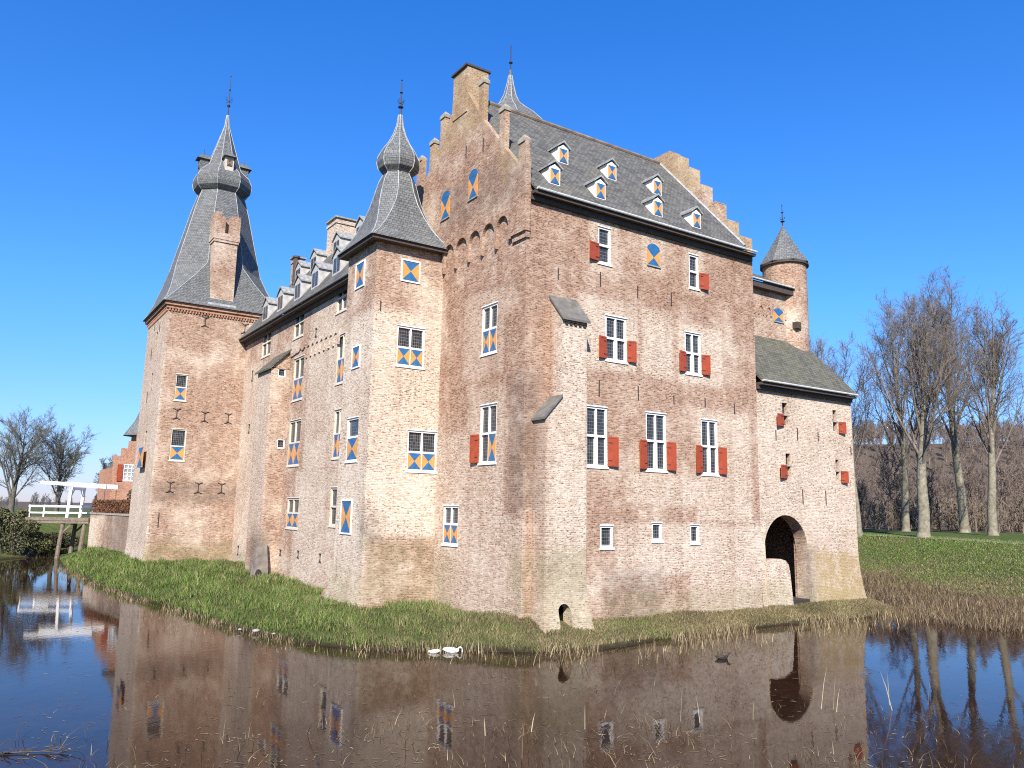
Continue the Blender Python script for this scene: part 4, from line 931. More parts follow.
tuft = np.clip(.5+1.1*wnoise(Pl, 1.7, 44)+.6*wnoise(Pl, 4.0, 45), 0, 1); cols = cols*(.62+.62*tuft)[:, None]*np.array([.92, .94, .9])
blades('long_grass', B, rng.uniform(.10, .34, n)*(1-.45*k)*(.42+1.25*tuft), .022+.010*np.clip((np.hypot(Pl[:, 0]+18.3, Pl[:, 1]+26.3)-30)/20, 0, 1.5), rng.uniform(.2, .8, n), cols, rng, M_blade, 'long green grass on the island bank left of the keep')
Pr = scatter(90000, -.6, 24, -3.2, 1.0, isl_test); B = np.c_[Pr, height(Pr)]; n = len(B)
k = np.clip(1.0 - .55*np.exp(-((Pr[:, 0]-5.2)/2.2)**2) + .45*wnoise(Pr, .9, 13), 0, 1)
cols = np.where((rng.uniform(0, 1, n) < k)[:, None], pick(rng, OLIVE, n), pick(rng, GREEN, n)); dryp = rng.uniform(0, 1, n) < .42; cols[dryp] = pick(rng, STRAW, n)[dryp]*.75; cols *= (.7+.5*np.clip(.5+wnoise(Pr, 1.4, 91), 0, 1))[:, None]
blades('short_grass', B, rng.uniform(.05, .15, n), .022, rng.uniform(.3, .9, n), cols, rng, M_blade, 'short dry turf at the foot of the keep wall')
# dead sedge standing in the water along the island
def sedge(P): s = sdf(P, ISLAND); return (s < .12) & (s > -3.2) & (rng.uniform(0, 1, len(P)) < np.exp(-np.abs(s)/(.6+.75*ss(P[:, 0], -6, -1)))) & (wnoise(P, 1.0, 41) > -.22)
Ps = scatter(150000, -13, 25, -6.5, 45, sedge); B = np.c_[Ps, np.full(len(Ps), ZWAT-.05)]; n = len(B)
blades('dead_sedge', B, rng.uniform(.15, .6, n)*(1-.45*ss(-Ps[:, 0], 3, 8)), .022, rng.uniform(.1, .6, n), pick(rng, STRAW, n)*rng.uniform(.45, 1.1, (n, 1)), rng, M_blade, 'dead straw coloured sedge standing in the water round the island')
# reed bed right of the castle
def marsh(P): s = -sdf(P, MOAT); i_ = sdf(P, ISLAND); return (s > -.6) & (sdf(P, MEADOW) < 1.2+1.2*wnoise(P, .35, 51)) & (i_ < .2) & (P[:, 0] > 19.5)
Pm = scatter(110000, 19.5, 53, -28, 26, marsh); B = np.c_[Pm, height(Pm)]; B[:, 2] = np.maximum(B[:, 2], ZWAT-.05); n = len(B)
pal = np.where((rng.uniform(0, 1, n) < .66)[:, None], pick(rng, [(.105, .068, .042), (.08, .052, .033), (.135, .092, .058), (.06, .045, .03)], n), pick(rng, STRAW, n)*.75)
blades('dead_reed_bed', B, rng.uniform(.18, .55, n)*(1+.4*wnoise(Pm, .7, 3)), .026, rng.uniform(.15, .7, n), pal, rng, M_blade, 'brown bed of dead reeds between the moat and the meadow')
def mead(P): return (sdf(P, MEADOW) > -.4) & (sdf(P, CREST) < 3)
Pq = scatter(130000, 33, 60, -16, 30, mead); B = np.c_[Pq, height(Pq)]; n = len(B); k = np.clip(.30+.6*wnoise(Pq, .35, 61), 0, 1)
cols = np.where((rng.uniform(0, 1, n) < k)[:, None], pick(rng, OLIVE, n), pick(rng, GREEN, n))
blades('meadow_grass', B, rng.uniform(.05, .16, n), .045, rng.uniform(.3, .9, n), cols, rng, M_blade, 'short green meadow grass on the bank right of the castle')
# stems in the near water
CAMXY = np.array([-18.28, -26.3])
def near(P): d = np.hypot(*(P-CAMXY).T); q = ss(P[:, 0], 2.5, 6.0); return ((d < 20.2+6*q+1.5*wnoise(P, .6, 71)) | ((d < 25) & (rng.uniform(0, 1, len(P)) < .13))) & (d > 15.5) & (sdf(P, MOAT) > 0) & ((wnoise(P, 1.5, 72) > .02) | (rng.uniform(0, 1, len(P)) < .25))
Pn = scatter(60000, -17, 14, -21, 3, near); wgt = np.clip(.30+.9*ss(Pn[:, 0], 1, 6)+.25*ss(Pn[:, 0], -10, -5), 0, 1); Pn = Pn[rng.uniform(0, 1, len(Pn)) < wgt]; B = np.c_[Pn, np.full(len(Pn), ZWAT-.08)]; n = len(B)
blades('reed_stems', B, rng.gamma(2.0, .075, n)+.04, .013, rng.uniform(.05, 1.6, n), pick(rng, STRAW, n)*rng.uniform(.25, .95, (n, 1)), rng, M_blade, 'thin broken reed stems sticking out of the near water')
hero = [(-3.2, -11.6, 1.0), (-2.9, -11.9, .7), (-.6, -13.2, .8), (1.1, -12.6, 1.25), (1.25, -12.9, 1.0), (1.0, -13.1, .7), (2.6, -13.6, 1.1), (-4.6, -11.7, .6), (-5.6, -10.9, .65), (-8.2, -9.8, .6), (-8.0, -10.2, .45), (-10.8, -8.2, .75), (3.6, -14.5, .7), (3.1, -13.3, .9), (-6.9, -10.4, .5), (4.1, -13.8, 1.0)]
HB = np.array([(x+rng.normal(0, .05), y+rng.normal(0, .05), ZWAT-.05) for x, y, _ in hero]); hh = np.array([h for *_, h in hero])
blades('tall_reed_stems', HB, hh, .022, rng.uniform(.1, .3, len(HB)), pick(rng, [(.45, .37, .24), (.38, .31, .2)], len(HB)), rng, M_blade, 'taller pale reed stems rising from the near water', bend=.5)

# bits of dead reed and leaf floating on the moat
Pf = scatter(26000, -17, 26, -21, 12, lambda P: (sdf(P, ISLAND) < -.05) & (sdf(P, MOAT) > 0) & (rng.uniform(0, 1, len(P)) < .05+.9*np.exp(-np.maximum(np.hypot(P[:, 0]+18.3, P[:, 1]+26.3)-17, 0)/3.0)+.35*np.exp(-np.abs(sdf(P, ISLAND)+.6)/.8)) & (wnoise(P, 1.1, 83) > -.1))
n = len(Pf); a = rng.uniform(0, 6.28, n); L = rng.uniform(.015, .11, n); W = rng.uniform(.006, .016, n); ca, sa = np.cos(a), np.sin(a); zz = np.full(n, ZWAT+.006)
v = np.stack([np.c_[Pf[:, 0]+ca*L*u-sa*W*q, Pf[:, 1]+sa*L*u+ca*W*q, zz] for u, q in ((-1, -1), (1, -1), (1, 1), (-1, 1))], 1).reshape(-1, 3); f = np.arange(n*4).reshape(-1, 4)
me = bpy.data.meshes.new('floating_litter'); me.from_pydata(v.tolist(), [], f.tolist()); me.materials.append(M_blade)
at = me.attributes.new('tone', 'FLOAT_COLOR', 'POINT'); at.data.foreach_set('color', np.repeat(np.c_[pick(rng, STRAW, n)*rng.uniform(.3, .9, (n, 1)), np.ones(n)], 4, 0).ravel().astype(np.float32))
o = bpy.data.objects.new('floating_litter', me); COL.objects.link(o); tag(o, 'scraps of dead reed and leaf floating on the moat', kind='stuff')

# ------------------------------------------------------------------ trees
def tube_np(V, Fc, pts, r0, r1, n):
    pts = np.array(pts); m = len(pts); k0 = sum(len(v) for v in V) if False else V[0]
    d = np.gradient(pts, axis=0); d /= np.linalg.norm(d, axis=1)[:, None]+1e-9
    ref = np.where(np.abs(d[:, 2:3]) < .9, [[0, 0, 1.]], [[1., 0, 0]]); a = np.cross(d, ref); a /= np.linalg.norm(a, axis=1)[:, None]+1e-9; b = np.cross(d, a)
    r = np.linspace(r0, r1, m); t = 2*np.pi*np.arange(n)/n
    ring = pts[:, None] + r[:, None, None]*(np.cos(t)[None, :, None]*a[:, None] + np.sin(t)[None, :, None]*b[:, None])
    V[1].append(ring.reshape(-1, 3)); i = np.arange(m-1)[:, None]*n; j = np.arange(n)[None]; q = (j+1) % n
    Fc.append((np.stack([i+j, i+q, i+n+q, i+n+j], -1)+k0).reshape(-1, 4)); V[0] += m*n
def path(rng, p, d, L, m, wob, lift):
    pts = [p]; d = np.array(d, float)
    for _ in range(m):
        d = d + rng.normal(0, wob, 3) + np.array([0, 0, lift]); d /= np.linalg.norm(d); p = p + d*L/m; pts.append(p)
    return pts
def tilt(rng, d, ang):
    d = np.array(d)/np.linalg.norm(d); r = rng.normal(0, 1, 3); r -= d*(r @ d); r /= np.linalg.norm(r); return d*math.cos(ang)+r*math.sin(ang)
def tree_parts(seed, H, tr, bare, nl, ang, ll, counts=(7, 6, 5), leaders=1, fine=.013, lift=.10):
    rng = np.random.default_rng(seed); T0 = [0, []]; F0 = []; V = [0, []]; Fc = []
    tp = path(rng, np.zeros(3), (0, 0, 1), H*.8, 14, .035, .03); tube_np(T0, F0, [(0, 0, -.3)]+tp[1:], tr, tr*.22, 9)
    tube_np(T0, F0, [(0, 0, -.3), (0, 0, .5)], tr*1.35, tr*.98, 9)
    tp = np.array(tp)
    def at(pts, t): x = t*(len(pts)-1); i = min(int(x), len(pts)-2); f = x-i; p = np.array(pts[i])*(1-f)+np.array(pts[i+1])*f; return p, np.array(pts[i+1])-np.array(pts[i])
    limbs = []
    for k in range(nl):
        t = bare + (1-bare)*(k+rng.uniform(0, .8))/nl; p, d = at(tp, t); az = k*2.4+rng.uniform(-.5, .5); a = R(min(rng.uniform(*ang), 26) if k < 7 else rng.uniform(*ang))*(1.15-.45*(t-bare)/(1-bare))
        dr = (math.cos(az)*math.sin(a), math.sin(az)*math.sin(a), math.cos(a)); L = H*ll*rng.uniform(.75, 1.15)*(1-.45*(t-bare)/(1-bare))
        r = tr*.36*(1-.5*t)
        pts = path(rng, p, dr, L, 8, .026, lift*.75); tube_np(T0 if False else V, Fc, pts, r, r*.2, 6); limbs.append((pts, L, r))
    for pts, L, r in limbs:
        for k in range(counts[0]):
            t = .22+.78*(k+rng.uniform(0, .9))/counts[0]; p, d = at(pts, min(t, 1)); d1 = tilt(rng, d, R(rng.uniform(25, 52))); L1 = L*rng.uniform(.28, .48)*(1.15-.5*t); r1 = max(r*(1-.75*t)*.55, fine*1.8)
            q1 = path(rng, p, d1, L1, 5, .04, lift*.8); tube_np(V, Fc, q1, r1, fine*1.3, 4)
            for k2 in range(counts[1]):
                t2 = .15+.85*(k2+rng.uniform(0, .9))/counts[1]; p2, dd = at(q1, min(t2, 1)); d2 = tilt(rng, dd, R(rng.uniform(25, 55))); L2 = L1*rng.uniform(.3, .6)
                q2 = path(rng, p2, d2, L2, 3, .07, lift*.7); tube_np(V, Fc, q2, fine*1.35, fine*.9, 3)
                for k3 in range(counts[2]):
                    p3, dd3 = at(q2, rng.uniform(.15, 1)); d3 = tilt(rng, dd3, R(rng.uniform(25, 60))); q3 = path(rng, p3, d3, L2*rng.uniform(.4, .8), 2, .1, lift*.6); tube_np(V, Fc, q3, fine*.9, fine*.5, 3)
    return (np.concatenate(T0[1]), np.concatenate(F0)), (np.concatenate(V[1]), np.concatenate(Fc))
def np_mesh(name, v, f, mat, smooth=True):
    me = bpy.data.meshes.new(name); me.vertices.add(len(v)); me.vertices.foreach_set('co', v.ravel().astype(np.float32))
    me.loops.add(f.size); me.loops.foreach_set('vertex_index', f.ravel().astype(np.int32)); me.polygons.add(len(f))
    me.polygons.foreach_set('loop_start', (np.arange(len(f))*4).astype(np.int32)); me.polygons.foreach_set('loop_total', np.full(len(f), 4, np.int32))
    me.update(calc_edges=True); me.polygons.foreach_set('use_smooth', [smooth]*len(f)); me.materials.append(mat); return me
M_bark = plain('grey_green_bark', (.185, .165, .115), .95, .45, 3, bump=.6); M_twig = plain('brown_twigs', (.15, .122, .095), .9, .3, 1)
M_bark2 = plain('dark_bark', (.10, .085, .065), .95, .4, 3); M_twig2 = plain('olive_twigs', (.125, .112, .085), .9, .3, 1); M_twig3 = plain('wood_twigs', (.165, .125, .096), .9, .35, .15)
def add_tree(name, parts, loc, rz, mats, label, group=None, cat='tree', sc=1):
    root = empty(name, loc); root.rotation_euler.z = rz; root.scale = (sc, sc, sc); tag(root, label, cat, group)
    for nm, (v, f), m in zip(('trunk', 'crown'), parts, mats):
        o = bpy.data.objects.new(nm, np_mesh(nm, v, f, m)); COL.objects.link(o); o.parent = root
    return root
def gz(x, y): return float(height([(x, y)])[0])
RT = [(54.4, 13.7, 21.5, .56, .33, 22, (14, 52), .48, 'bare lime tree with the thickest pale trunk and a broad crown on the right bank', 1),
      (66.4, 22.2, 24.5, .42, .34, 18, (12, 44), .42, 'bare tree with a slim leaning trunk just left of the thick pale trunk', 2),
      (72.5, 19.0, 28.5, .52, .36, 21, (8, 40), .38, 'tallest bare tree on the right bank, rising above the others', 3),
      (62.0, 11.2, 22.3, .44, .34, 19, (10, 44), .42, 'bare tree at the far right of the bank with a forked crown', 4),
      (55.5, 20.8, 18.5, .30, .30, 13, (18, 50), .44, 'bare tree whose dark trunk stands right behind the castle corner', 5),
      (57.0, 26.0, 21.0, .40, .30, 14, (18, 50), .46, 'bare tree hidden by the castle except for twigs above the lean-to roof', 6)]
for x, y, H, tr_, bare, nl, an, ll, lb, sd in RT:
    add_tree('bare_tree', tree_parts(100+sd, H, tr_, bare, nl, an, ll, (8, 7, 5), fine=.0115), (x, y, gz(x, y)), sd*1.3, (M_bark, M_twig), lb, 'bare trees along the right bank')
LT = [(-14.0, 97, 12.0, .40, .14, 19, (25, 78), .66, 'bare round crowned tree left of the drawbridge, dark trunk above the bushes', 11),
      (-8.6, 100, 11.2, .32, .10, 19, (20, 76), .64, 'bare olive tinged tree standing right behind the white drawbridge frame', 12),
      (-3.0, 104, 8.4, .14, .22, 9, (18, 40), .36, 'small thin bare tree beside the gatehouse gable', 13),
      (-17.6, 62, 14.0, .30, .25, 12, (25, 55), .42, 'bare tree at the left edge with only its outer twigs in view', 14)]
for x, y, H, tr_, bare, nl, an, ll, lb, sd in LT:
    add_tree('bare_tree', tree_parts(100+sd, H, tr_, bare, nl, an, ll, (9, 7, 5), fine=.013, lift=.06), (x if sd != 14 else -20.5, y, gz(x, y)), sd*.9, (M_bark2, M_twig2), lb, 'bare trees beyond the drawbridge')
# woods: one brown mass of bare trees on the hillside, and a low line of trees on the left horizon
var = []
for s in range(5):
    a, b_ = tree_parts(300+s, 9+s*.7, .15, .10, 13, (15, 55), .45, (6, 5, 2), fine=.026); var.append((np.vstack([a[0], b_[0]]), np.vstack([a[1], b_[1]+len(a[0])])))
def wood_mass(name, pts, rng, mat, label, s0=.8, s1=1.25):
    V, Fq, k = [], [], 0
    for x, y in pts:
        v, f = var[rng.integers(0, 5)]; c = rng.uniform(0, 6.28); s = rng.uniform(s0, s1); rot = np.array([[math.cos(c), -math.sin(c), 0], [math.sin(c), math.cos(c), 0], [0, 0, 1]])
        V.append((v*s) @ rot.T + np.array([x, y, gz(x, y)-.1])); Fq.append(f+k); k += len(v)
    o = bpy.data.objects.new(name, np_mesh(name, np.concatenate(V), np.concatenate(Fq), mat)); COL.objects.link(o); tag(o, label, kind='stuff')
rw = np.random.default_rng(5); pts = []
for _ in range(9000):
    az = R(rw.uniform(55, 76)); d = 105+rw.uniform(0, 1)**.8*235; x, y = -18.3+math.sin(az)*d, -26.3+math.cos(az)*d
    if x > 72 and all((x-a)**2+(y-b_)**2 > 14+d*.06 for a, b_ in pts): pts.append((x, y))
    if len(pts) >= 420: break
shr = []
for s in range(4):
    a, b_ = tree_parts(400+s, 4.5, .06, .02, 9, (25, 75), .55, (5, 4, 1), fine=.02); shr.append((np.vstack([a[0], b_[0]]), np.vstack([a[1], b_[1]+len(a[0])])))
V_, F_, k_ = [], [], 0
for _ in range(260):
    az = R(rw.uniform(55, 76)); d = rw.uniform(104, 128); x, y = -18.3+math.sin(az)*d, -26.3+math.cos(az)*d; v, f = shr[rw.integers(0, 4)]; c = rw.uniform(0, 6.28); s_ = rw.uniform(.5, 1.1)
    V_.append((v*s_) @ np.array([[math.cos(c), -math.sin(c), 0], [math.sin(c), math.cos(c), 0], [0, 0, 1]]).T + np.array([x, y, gz(x, y)-.5])); F_.append(f+k_); k_ += len(v)
o = bpy.data.objects.new('leafless_thicket', np_mesh('leafless_thicket', np.concatenate(V_), np.concatenate(F_), plain('thicket_twigs', (.20, .155, .11), .9, .35, .2))); COL.objects.link(o); tag(o, 'pale brown leafless thicket along the edge of the wood', kind='stuff')
V_, F_, k_ = [], [], 0
for _ in range(260):
    az = R(rw.uniform(55, 76)); d = rw.uniform(285, 352); x, y = -18.3+math.sin(az)*d, -26.3+math.cos(az)*d; v, f = shr[rw.integers(0, 4)]; c = rw.uniform(0, 6.28); s_ = rw.uniform(.9, 1.9)
    V_.append((v*s_) @ np.array([[math.cos(c), -math.sin(c), 0], [math.sin(c), math.cos(c), 0], [0, 0, 1]]).T + np.array([x, y, gz(x, y)-.5])); F_.append(f+k_); k_ += len(v)
o = bpy.data.objects.new('hilltop_scrub', np_mesh('hilltop_scrub', np.concatenate(V_), np.concatenate(F_), M_twig3)); COL.objects.link(o); tag(o, 'thin brown scrub along the skyline of the wooded hill', kind='stuff')
wood_mass('bare_woodland', pts, rw, M_twig3, 'brown bare woodland covering the low hill behind the meadow', .5, .95)
pts = [(-18.3+math.sin(R(a))*d, -26.3+math.cos(R(a))*d) for a, d in zip(rw.uniform(0, 14, 60), rw.uniform(190, 260, 60))]
wood_mass('distant_treeline', pts, rw, plain('distant_twigs', (.13, .125, .12), .95, .2, .1), 'low line of distant trees on the horizon behind the drawbridge', .22, .4)

def leaf_mass(name, rng, n, vol, size, pal, parent=None, loc=(0, 0, 0)):
    P = vol(rng, n); k = len(P); d = rng.normal(0, 1, (k, 3)); d /= np.linalg.norm(d, axis=1)[:, None]; e = np.cross(d, rng.normal(0, 1, (k, 3))); e /= np.linalg.norm(e, axis=1)[:, None]
    s = size*rng.uniform(.5, 1.3, (k, 1)); v = np.stack([P-d*s, P+e*s*.45, P+d*s, P-e*s*.45], 1).reshape(-1, 3); f = np.arange(k*4).reshape(-1, 4)
    me = np_mesh(name, v, f, M_blade, False); at = me.attributes.new('tone', 'FLOAT_COLOR', 'POINT'); c = np.repeat(np.c_[pick(rng, pal, k), np.ones(k)], 4, 0); at.data.foreach_set('color', c.ravel().astype(np.float32))
    o = bpy.data.objects.new(name, me); COL.objects.link(o); o.location = loc; o.parent = parent; return o
def clumps(cs):
    def f(rng, n):
        out = []
        for (x, y, z, r, h) in cs:
            q = rng.normal(0, 1, (int(n/len(cs)), 3)); q /= np.linalg.norm(q, axis=1)[:, None]; q *= rng.uniform(.35, 1, (len(q), 1))**.5; out.append(q*[r, r, h]+[x, y, z])
        P = np.concatenate(out); return P[P[:, 2] > 0]
    return f
BUSH = [(.07, .085, .032), (.11, .125, .05), (.05, .06, .025), (.15, .145, .07), (.13, .105, .06)]
def bush(name, x, y, cs, n, size, pal, label, z=None, group=None, cat='bush'):
    r_ = np.random.default_rng(int(abs(x*13+y*7))); root = empty(name, (x, y, gz(x, y) if z is None else z)); tag(root, label, cat, group)
    st = MB()
    for (cx_, cy_, cz_, r, h) in cs:
        for q in range(4): st.tube([(cx_*.4, cy_*.4, -.2), (cx_*.8+r_.normal(0, .2), cy_*.8+r_.normal(0, .2), cz_*.7), (cx_+r_.normal(0, r*.5), cy_+r_.normal(0, r*.5), cz_+h*.8)], [.04, .03, .012], 4)
    o = st.build('stems', M_bark2, None, uv=False, centre=False); o.parent = root
    leaf_mass('foliage', r_, n, clumps(cs), size, pal, root); return root
bush('bush', -14.7, 59.6, [(0, 0, 1.2, 1.3, 1.2), (-1.6, .3, 2.0, 1.4, 1.2), (1.3, .3, 1.3, 1.0, .9), (-.4, -.2, 3.0, 1.1, .8), (1.0, -.4, 2.5, .9, .7), (-2.2, -.5, 3.2, 1.0, .7), (2.2, .2, .8, .8, .6), (.4, .2, 3.6, .6, .5), (-1.2, .3, 3.7, .6, .5)], 7000, .12, BUSH, 'ragged olive green bramble bush on the bank at the left edge')
bush('bush', -12.2, 73.0, [(0, 0, .9, 1.2, 1.0), (1.4, .5, .9, 1.2, .9), (-1.6, .2, 1.1, 1.3, 1.1), (3.0, 1.2, .8, 1.3, .9), (-3.2, 0, 1.2, 1.3, 1.1)], 6500, .13, [(.10, .105, .04), (.15, .125, .06), (.07, .065, .03), (.12, .085, .05)], 'low straggling brownish bushes seen under the drawbridge deck')

# ------------------------------------------------------------------ terrace, hedge, gatehouse, drawbridge, lamp
mb = MB(); tp = [(-9.1, 57), (-7.9, 50.2), (-6.8, 41), (4, 41), (4, 62), (-8.2, 62)]
mb.prism(tp, lambda x, y, z: (x, y, z), -1.4, 2.86)
tw = mb.build('terrace_wall', M_terr, centre=False); tag(tw, 'low brick terrace wall rising from the moat between drawbridge and great tower', 'wall')
m2 = MB(); m2.prism([(x-.06 if x < 0 else x, y) for x, y in tp], lambda x, y, z: (x, y, z), 2.862, 3.0); m2.build('coping', M_stonecap, tw)
hd = empty('hedge', (-7.6, 54.0, 3.0)); tag(hd, 'clipped russet beech hedge on top of the terrace wall', 'hedge')
def boxvol(rng, n): q = rng.uniform(-1, 1, (n, 3)); q[:, 2] = rng.uniform(0, 1, n); q += rng.normal(0, .04, (n, 3)); return np.c_[q[:, 0]*.45+q[:, 1]*-.95, q[:, 1]*4.2, q[:, 2]*1.15]
leaf_mass('foliage', np.random.default_rng(3), 9000, boxvol, .085, [(.16, .07, .035), (.11, .05, .03), (.21, .10, .05), (.07, .045, .025)], hd)
st = MB()
for q in range(10): st.tube([(-(-4+q*.9)*.22, -4+q*.9, -.05), (-(-4+q*.9)*.22, -4+q*.9, .9)], .03, 4)
o = st.build('stems', M_bark2, None, uv=False, centre=False); o.parent = hd
bush('bush', -6.3, 51.2, [(0, 0, 1.5, .75, .75), (.1, .1, .7, .5, .5)], 1800, .09, [(.08, .06, .03), (.11, .09, .045), (.05, .045, .025)], 'small dark clipped bush behind the hedge beside the great tower', z=3.0)

gh = empty('gatehouse', (-4, 66, 2.6)); tag(gh, 'orange brick gatehouse with stepped gable, half hidden behind the great tower', 'building')
FG = Face((0, 64, 0), (1, 0, 0), (0, -1, 0)); FG.holes.append((-5.75, -4.45, 6.15, 7.9, .2))
mb = MB(); wall(mb, FG, -6.75, 2.0, 2.6, 8.0)
mb.prism([(-6.75, 8.002), (-6.75, 8.73), (-6.04, 8.73), (-6.04, 9.53), (-5.4, 9.53), (-5.4, 10.3), (-4.7, 10.3), (-4.7, 11.0), (-3.3, 11.0), (-3.3, 11.7), (-1.6, 11.7), (-1.6, 11.0), (2, 8.002)], lambda x, z, y: (x, y, z), 64, 64.5)
mb.face([(-6.75, 64, 2.6), (-6.75, 74, 2.6), (-6.75, 74, 7.5), (-6.75, 64, 7.5)], 0, (-1, 0, 0)); g_ = mb.build('wall', M_gate, gh, centre=False); g_.location = -Vector((-4, 66, 2.6))
def under(o, root): o.parent = root; o.location = Vector(o.location) - Vector(root.location); return o
mb = MB()
for a, b, c, e in ((-5.75, -5.63, 6.15, 7.9), (-4.57, -4.45, 6.15, 7.9), (-5.63, -4.57, 6.15, 6.27), (-5.63, -4.57, 7.78, 7.9)): mb.fbox(FG, a, b, c, e, -.15, -.02)
for u in (-5.28, -4.92): mb.fbox(FG, u-.03, u+.03, 6.27, 7.78, -.14, -.05)
for z in (6.65, 7.05, 7.42): mb.fbox(FG, -5.63, -4.57, z-.03, z+.03, -.14, -.05)
gw = under(mb.build('window', M_white), gh)
p = MB(); p.face([FG(-5.63, 6.27, -.1), FG(-4.57, 6.27, -.1), FG(-4.57, 7.78, -.1), FG(-5.63, 7.78, -.1)], 0, FG.n); o = p.build('pane', plain('curtained_glass', (.28, .28, .27), .25, .5, 1.2), gw)
s = MB(); red_panel(s, FG, -6.3, -5.78, 6.15, 7.85, -5.78, R(5)); s.build('shutter', [M_red, M_iron], gw)
mb = MB(); mb.hexa([(-6.6, 64.5, 7.3), (2, 64.5, 7.3), (2, 74, 7.3), (-6.6, 74, 7.3), (-3, 64.5, 11), (-2, 64.5, 11), (-2, 74, 11), (-3, 74, 11)]); under(mb.build('roof', M_slate3), gh)
mb = MB(); mb.lathe((-3.6, 68, 0), [(2.0, 11.15), (1.9, 11.3), (.9, 12.8), (.25, 14.6), (.1, 15.2)], 8, 0, R(22.5)); rr = under(mb.build('turret_roof', M_slate2), gh)
mb = MB(); mb.lathe((-3.6, 68, 0), [(1.1, 8), (1.1, 11.2)], 8, 0, R(22.5)); under(mb.build('turret', M_gate), gh)

db = empty('drawbridge', (-10.9, 58.0, 2.5)); tag(db, 'white wooden drawbridge with balance beams and railings over the moat', 'bridge')
ax = Vector((.891, -.454, 0)); pv = Vector((.454, .891, 0)); O = Vector((-10.9, 58.0, 0))
def Bp(s_, t_, z): q = O+ax*s_+pv*t_; return (q.x, q.y, z)
def bar(mb, s0, s1, t0, t1, z0, z1): mb.hexa([Bp(s0, t0, z0), Bp(s1, t0, z0), Bp(s1, t1, z0), Bp(s0, t1, z0), Bp(s0, t0, z1), Bp(s1, t0, z1), Bp(s1, t1, z1), Bp(s0, t1, z1)])
def dpart(mb, name, mat): return under(mb.build(name, mat, recalc=True), db)
mb = MB(); bar(mb, -14, 2.0, -.3, 3.2, 2.22, 2.5); bar(mb, -14, 2.0, -.25, -.05, 1.98, 2.218); bar(mb, -14, 2.0, 2.95, 3.15, 1.98, 2.218); dpart(mb, 'deck', M_timber)
for t in (0, 2.9):
    mb = MB(); mb.hexa([Bp(-.12, t-.1, 2.5), Bp(.12, t-.1, 2.5), Bp(.12, t+.12, 2.5), Bp(-.12, t+.12, 2.5), Bp(.02, t-.1, 5.3), Bp(.24, t-.1, 5.3), Bp(.24, t+.12, 5.3), Bp(.02, t+.12, 5.3)]); dpart(mb, 'portal_post', M_white)
    mb = MB(); mb.hexa([Bp(-2.6, t-.1, 5.55), Bp(-2.6, t+.12, 5.55), Bp(3.2, t+.12, 5.22), Bp(3.2, t-.1, 5.22), Bp(-2.6, t-.1, 5.82), Bp(-2.6, t+.12, 5.82), Bp(3.2, t+.12, 5.62), Bp(3.2, t-.1, 5.62)]); dpart(mb, 'balance_beam', M_white)
    mb = MB(); mb.tube([Bp(3.1, t, 5.25), Bp(3.05, t, 2.6)], .02, 4); dpart(mb, 'lift_chain', M_iron)
    mb = MB(); bar(mb, -3.4, 1.2, t-.05, t+.05, 3.43, 3.60); bar(mb, -3.4, 1.2, t-.05, t+.05, 2.85, 2.98)
    for s_ in (-3.3, 1.1): bar(mb, s_-.06, s_+.06, t-.06, t+.06, 2.5, 3.62)
    dpart(mb, 'railing', M_white)
mb = MB(); bar(mb, .0, .26, -.1, 3.0, 5.05, 5.3); mb.tube([Bp(.12, .1, 4.4), Bp(.12, .7, 5.05)], .06, 4); mb.tube([Bp(.12, 2.8, 4.4), Bp(.12, 2.2, 5.05)], .06, 4); dpart(mb, 'cross_beam', M_white)
for s_ in (-9.5, -4.2, -.3, 1.6):
    for t in (0, 2.8):
        mb = MB(); mb.tube([Bp(s_-.25, t, -1.6), Bp(s_, t, 2.0)], [.2, .17], 8)
        if s_ == -.3: mb.tube([Bp(s_-.15, t, .9), Bp(s_+.9, t, 2.0)], .1, 5)
        dpart(mb, 'pile', M_timber)
lp = empty('street_lamp', (-4.3, 96, gz(-4.3, 96))); tag(lp, 'tiny old fashioned lantern post far beyond the drawbridge', 'street lamp')
mb = MB(); mb.tube([(0, 0, -.1), (0, 0, .3), (0, 0, 1.9)], [.12, .07, .05], 8); o = mb.build('post', M_iron, None, uv=False, centre=False); o.parent = lp
mb = MB(); mb.lathe((0, 0, 0), [(.1, 1.9), (.24, 2.45), (.28, 2.5), (.06, 2.75), (.03, 2.95)], 6); o = mb.build('lantern', M_soffit, None, uv=False, centre=False); o.parent = lp

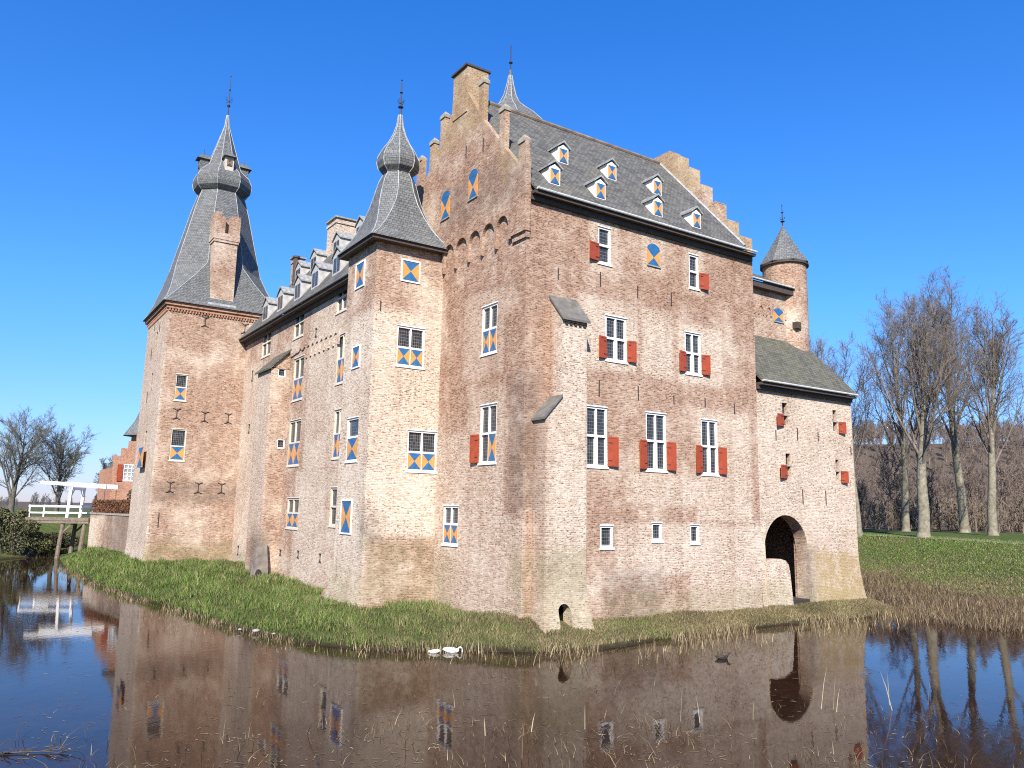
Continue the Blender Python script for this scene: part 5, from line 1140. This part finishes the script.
# ------------------------------------------------------------------ birds, stones, branch
M_feather = plain('white_feathers', (.80, .78, .73), .7, .05, 12); M_duck = plain('dark_feathers', (.03, .024, .02), .7, .4, 14); M_beak = plain('orange_beak', (.5, .17, .03), .5)
def bird(name, loc, rz, s, mats, label, cat, neck, group=None):
    root = empty(name, loc); root.rotation_euler.z = rz; tag(root, label, cat, group)
    mb = MB(); prof = [(-.62, .20, .02, .02), (-.5, .17, .09, .06), (-.3, .13, .19, .14), (0, .10, .25, .19), (.25, .10, .22, .18), (.42, .13, .14, .13), (.5, .17, .07, .07)]
    mb.tube([(x*s, 0, z*s) for x, z, _, _ in prof], [(a*s, b*s) for _, _, a, b in prof], 12)
    k0 = len(mb.v); mb.tube([(x*s, 0, z*s) for x, z, r in neck], [r*s for *_, r in neck], 8)
    for sg in (-1, 1): mb.tube([(.25*s, sg*.17*s, .17*s), (0, sg*.22*s, .2*s), (-.35*s, sg*.12*s, .24*s), (-.6*s, sg*.03*s, .25*s)], [(.05*s, .09*s), (.06*s, .12*s), (.05*s, .09*s), (.01*s, .02*s)], 8)
    o = mb.build('body', mats[0], None, uv=False, smooth=True, centre=False); o.parent = root
    x, z, r = neck[-1]; x0, z0, _ = neck[-2]; d = Vector((x-x0, 0, z-z0)).normalized(); b = MB(); p0 = Vector((x*s, 0, z*s))
    b.tube([p0, p0+d*.10*s], [.032*s, .012*s], 6); o = b.build('beak', mats[1], None, uv=False, centre=False); o.parent = root
    return root
bird('swan', (-4.05, -.42, ZWAT), R(148), .36, (M_feather, M_beak), 'white swan with its head dipped out of sight, left of the pair', 'swan', [(.40, .16, .07), (.52, .16, .055), (.60, .05, .05), (.63, -.12, .05), (.60, -.25, .05)], 'swans by the bank')
bird('swan', (-3.45, -.62, ZWAT), R(-35), .52, (M_feather, M_beak), 'white swan with its neck curved down to the water, right of the pair', 'swan', [(.40, .16, .08), (.50, .30, .06), (.60, .36, .055), (.70, .30, .05), (.73, .15, .045), (.74, .06, .055), (.76, -.02, .03)], 'swans by the bank')
bird('duck', (4.37, -6.27, ZWAT), R(-25), .42, (M_duck, M_duck), 'small dark duck swimming alone on the open water', 'duck', [(.40, .15, .11), (.50, .30, .09), (.56, .44, .11), (.66, .45, .08), (.74, .43, .04)])
for i, (x, y, r, lb) in enumerate(((-8.30, 6.7, .11, 'biggest of the three pale stones at the waterline below the left bank'), (-8.75, 7.4, .06, 'small pale stone left of the biggest stone at the waterline'), (-7.9, 5.7, .06, 'small pale stone right of the biggest stone at the waterline'))):
    mb = MB(); mb.lathe((0, 0, 0), [(.4*r, -.5*r), (1.0*r, -.1*r), (1.1*r, .25*r), (.8*r, .6*r), (.35*r, .8*r)], 9)
    rr_ = random.Random(i); mb.v = [(a*1.3*rr_.uniform(.85, 1.12), b_*rr_.uniform(.85, 1.12), c*rr_.uniform(.85, 1.1)) for a, b_, c in mb.v]
    o = mb.build('stone', plain('pale_stone', (.30, .28, .245), .9, .3, 9), None, uv=False, smooth=True, centre=False); o.location = (x, y, ZWAT+.10); tag(o, lb, 'stone', 'pale stones at the waterline')
rb = random.Random(4); mb = MB()
def twig(p, d, L, r, depth):
    pts = [Vector(p)]; d = Vector(d)
    for k in range(5): d = (d+Vector((rb.uniform(-.2, .2), rb.uniform(-.2, .2), rb.uniform(-.06, .06)))).normalized(); pts.append(pts[-1]+d*L/5)
    mb.tube(pts, [r*(1-.15*k) for k in range(6)], 5)
    if depth:
        for k in range(1, 6):
            for _ in range(2): twig(pts[k], (d.x+rb.uniform(-.9, .9), d.y+rb.uniform(-.9, .9), rb.uniform(.0, .7)), L*rb.uniform(.1, .28), r*.5, depth-1)
twig((-17.9, -6.1, ZWAT+.02), (.95, -.12, .02), 1.8, .028, 2)
o = mb.build('fallen_branch', plain('wet_dead_wood', (.06, .045, .035), .8, .4, 8), uv=False); tag(o, 'dead forked branch floating in the water at the lower left', 'branch')
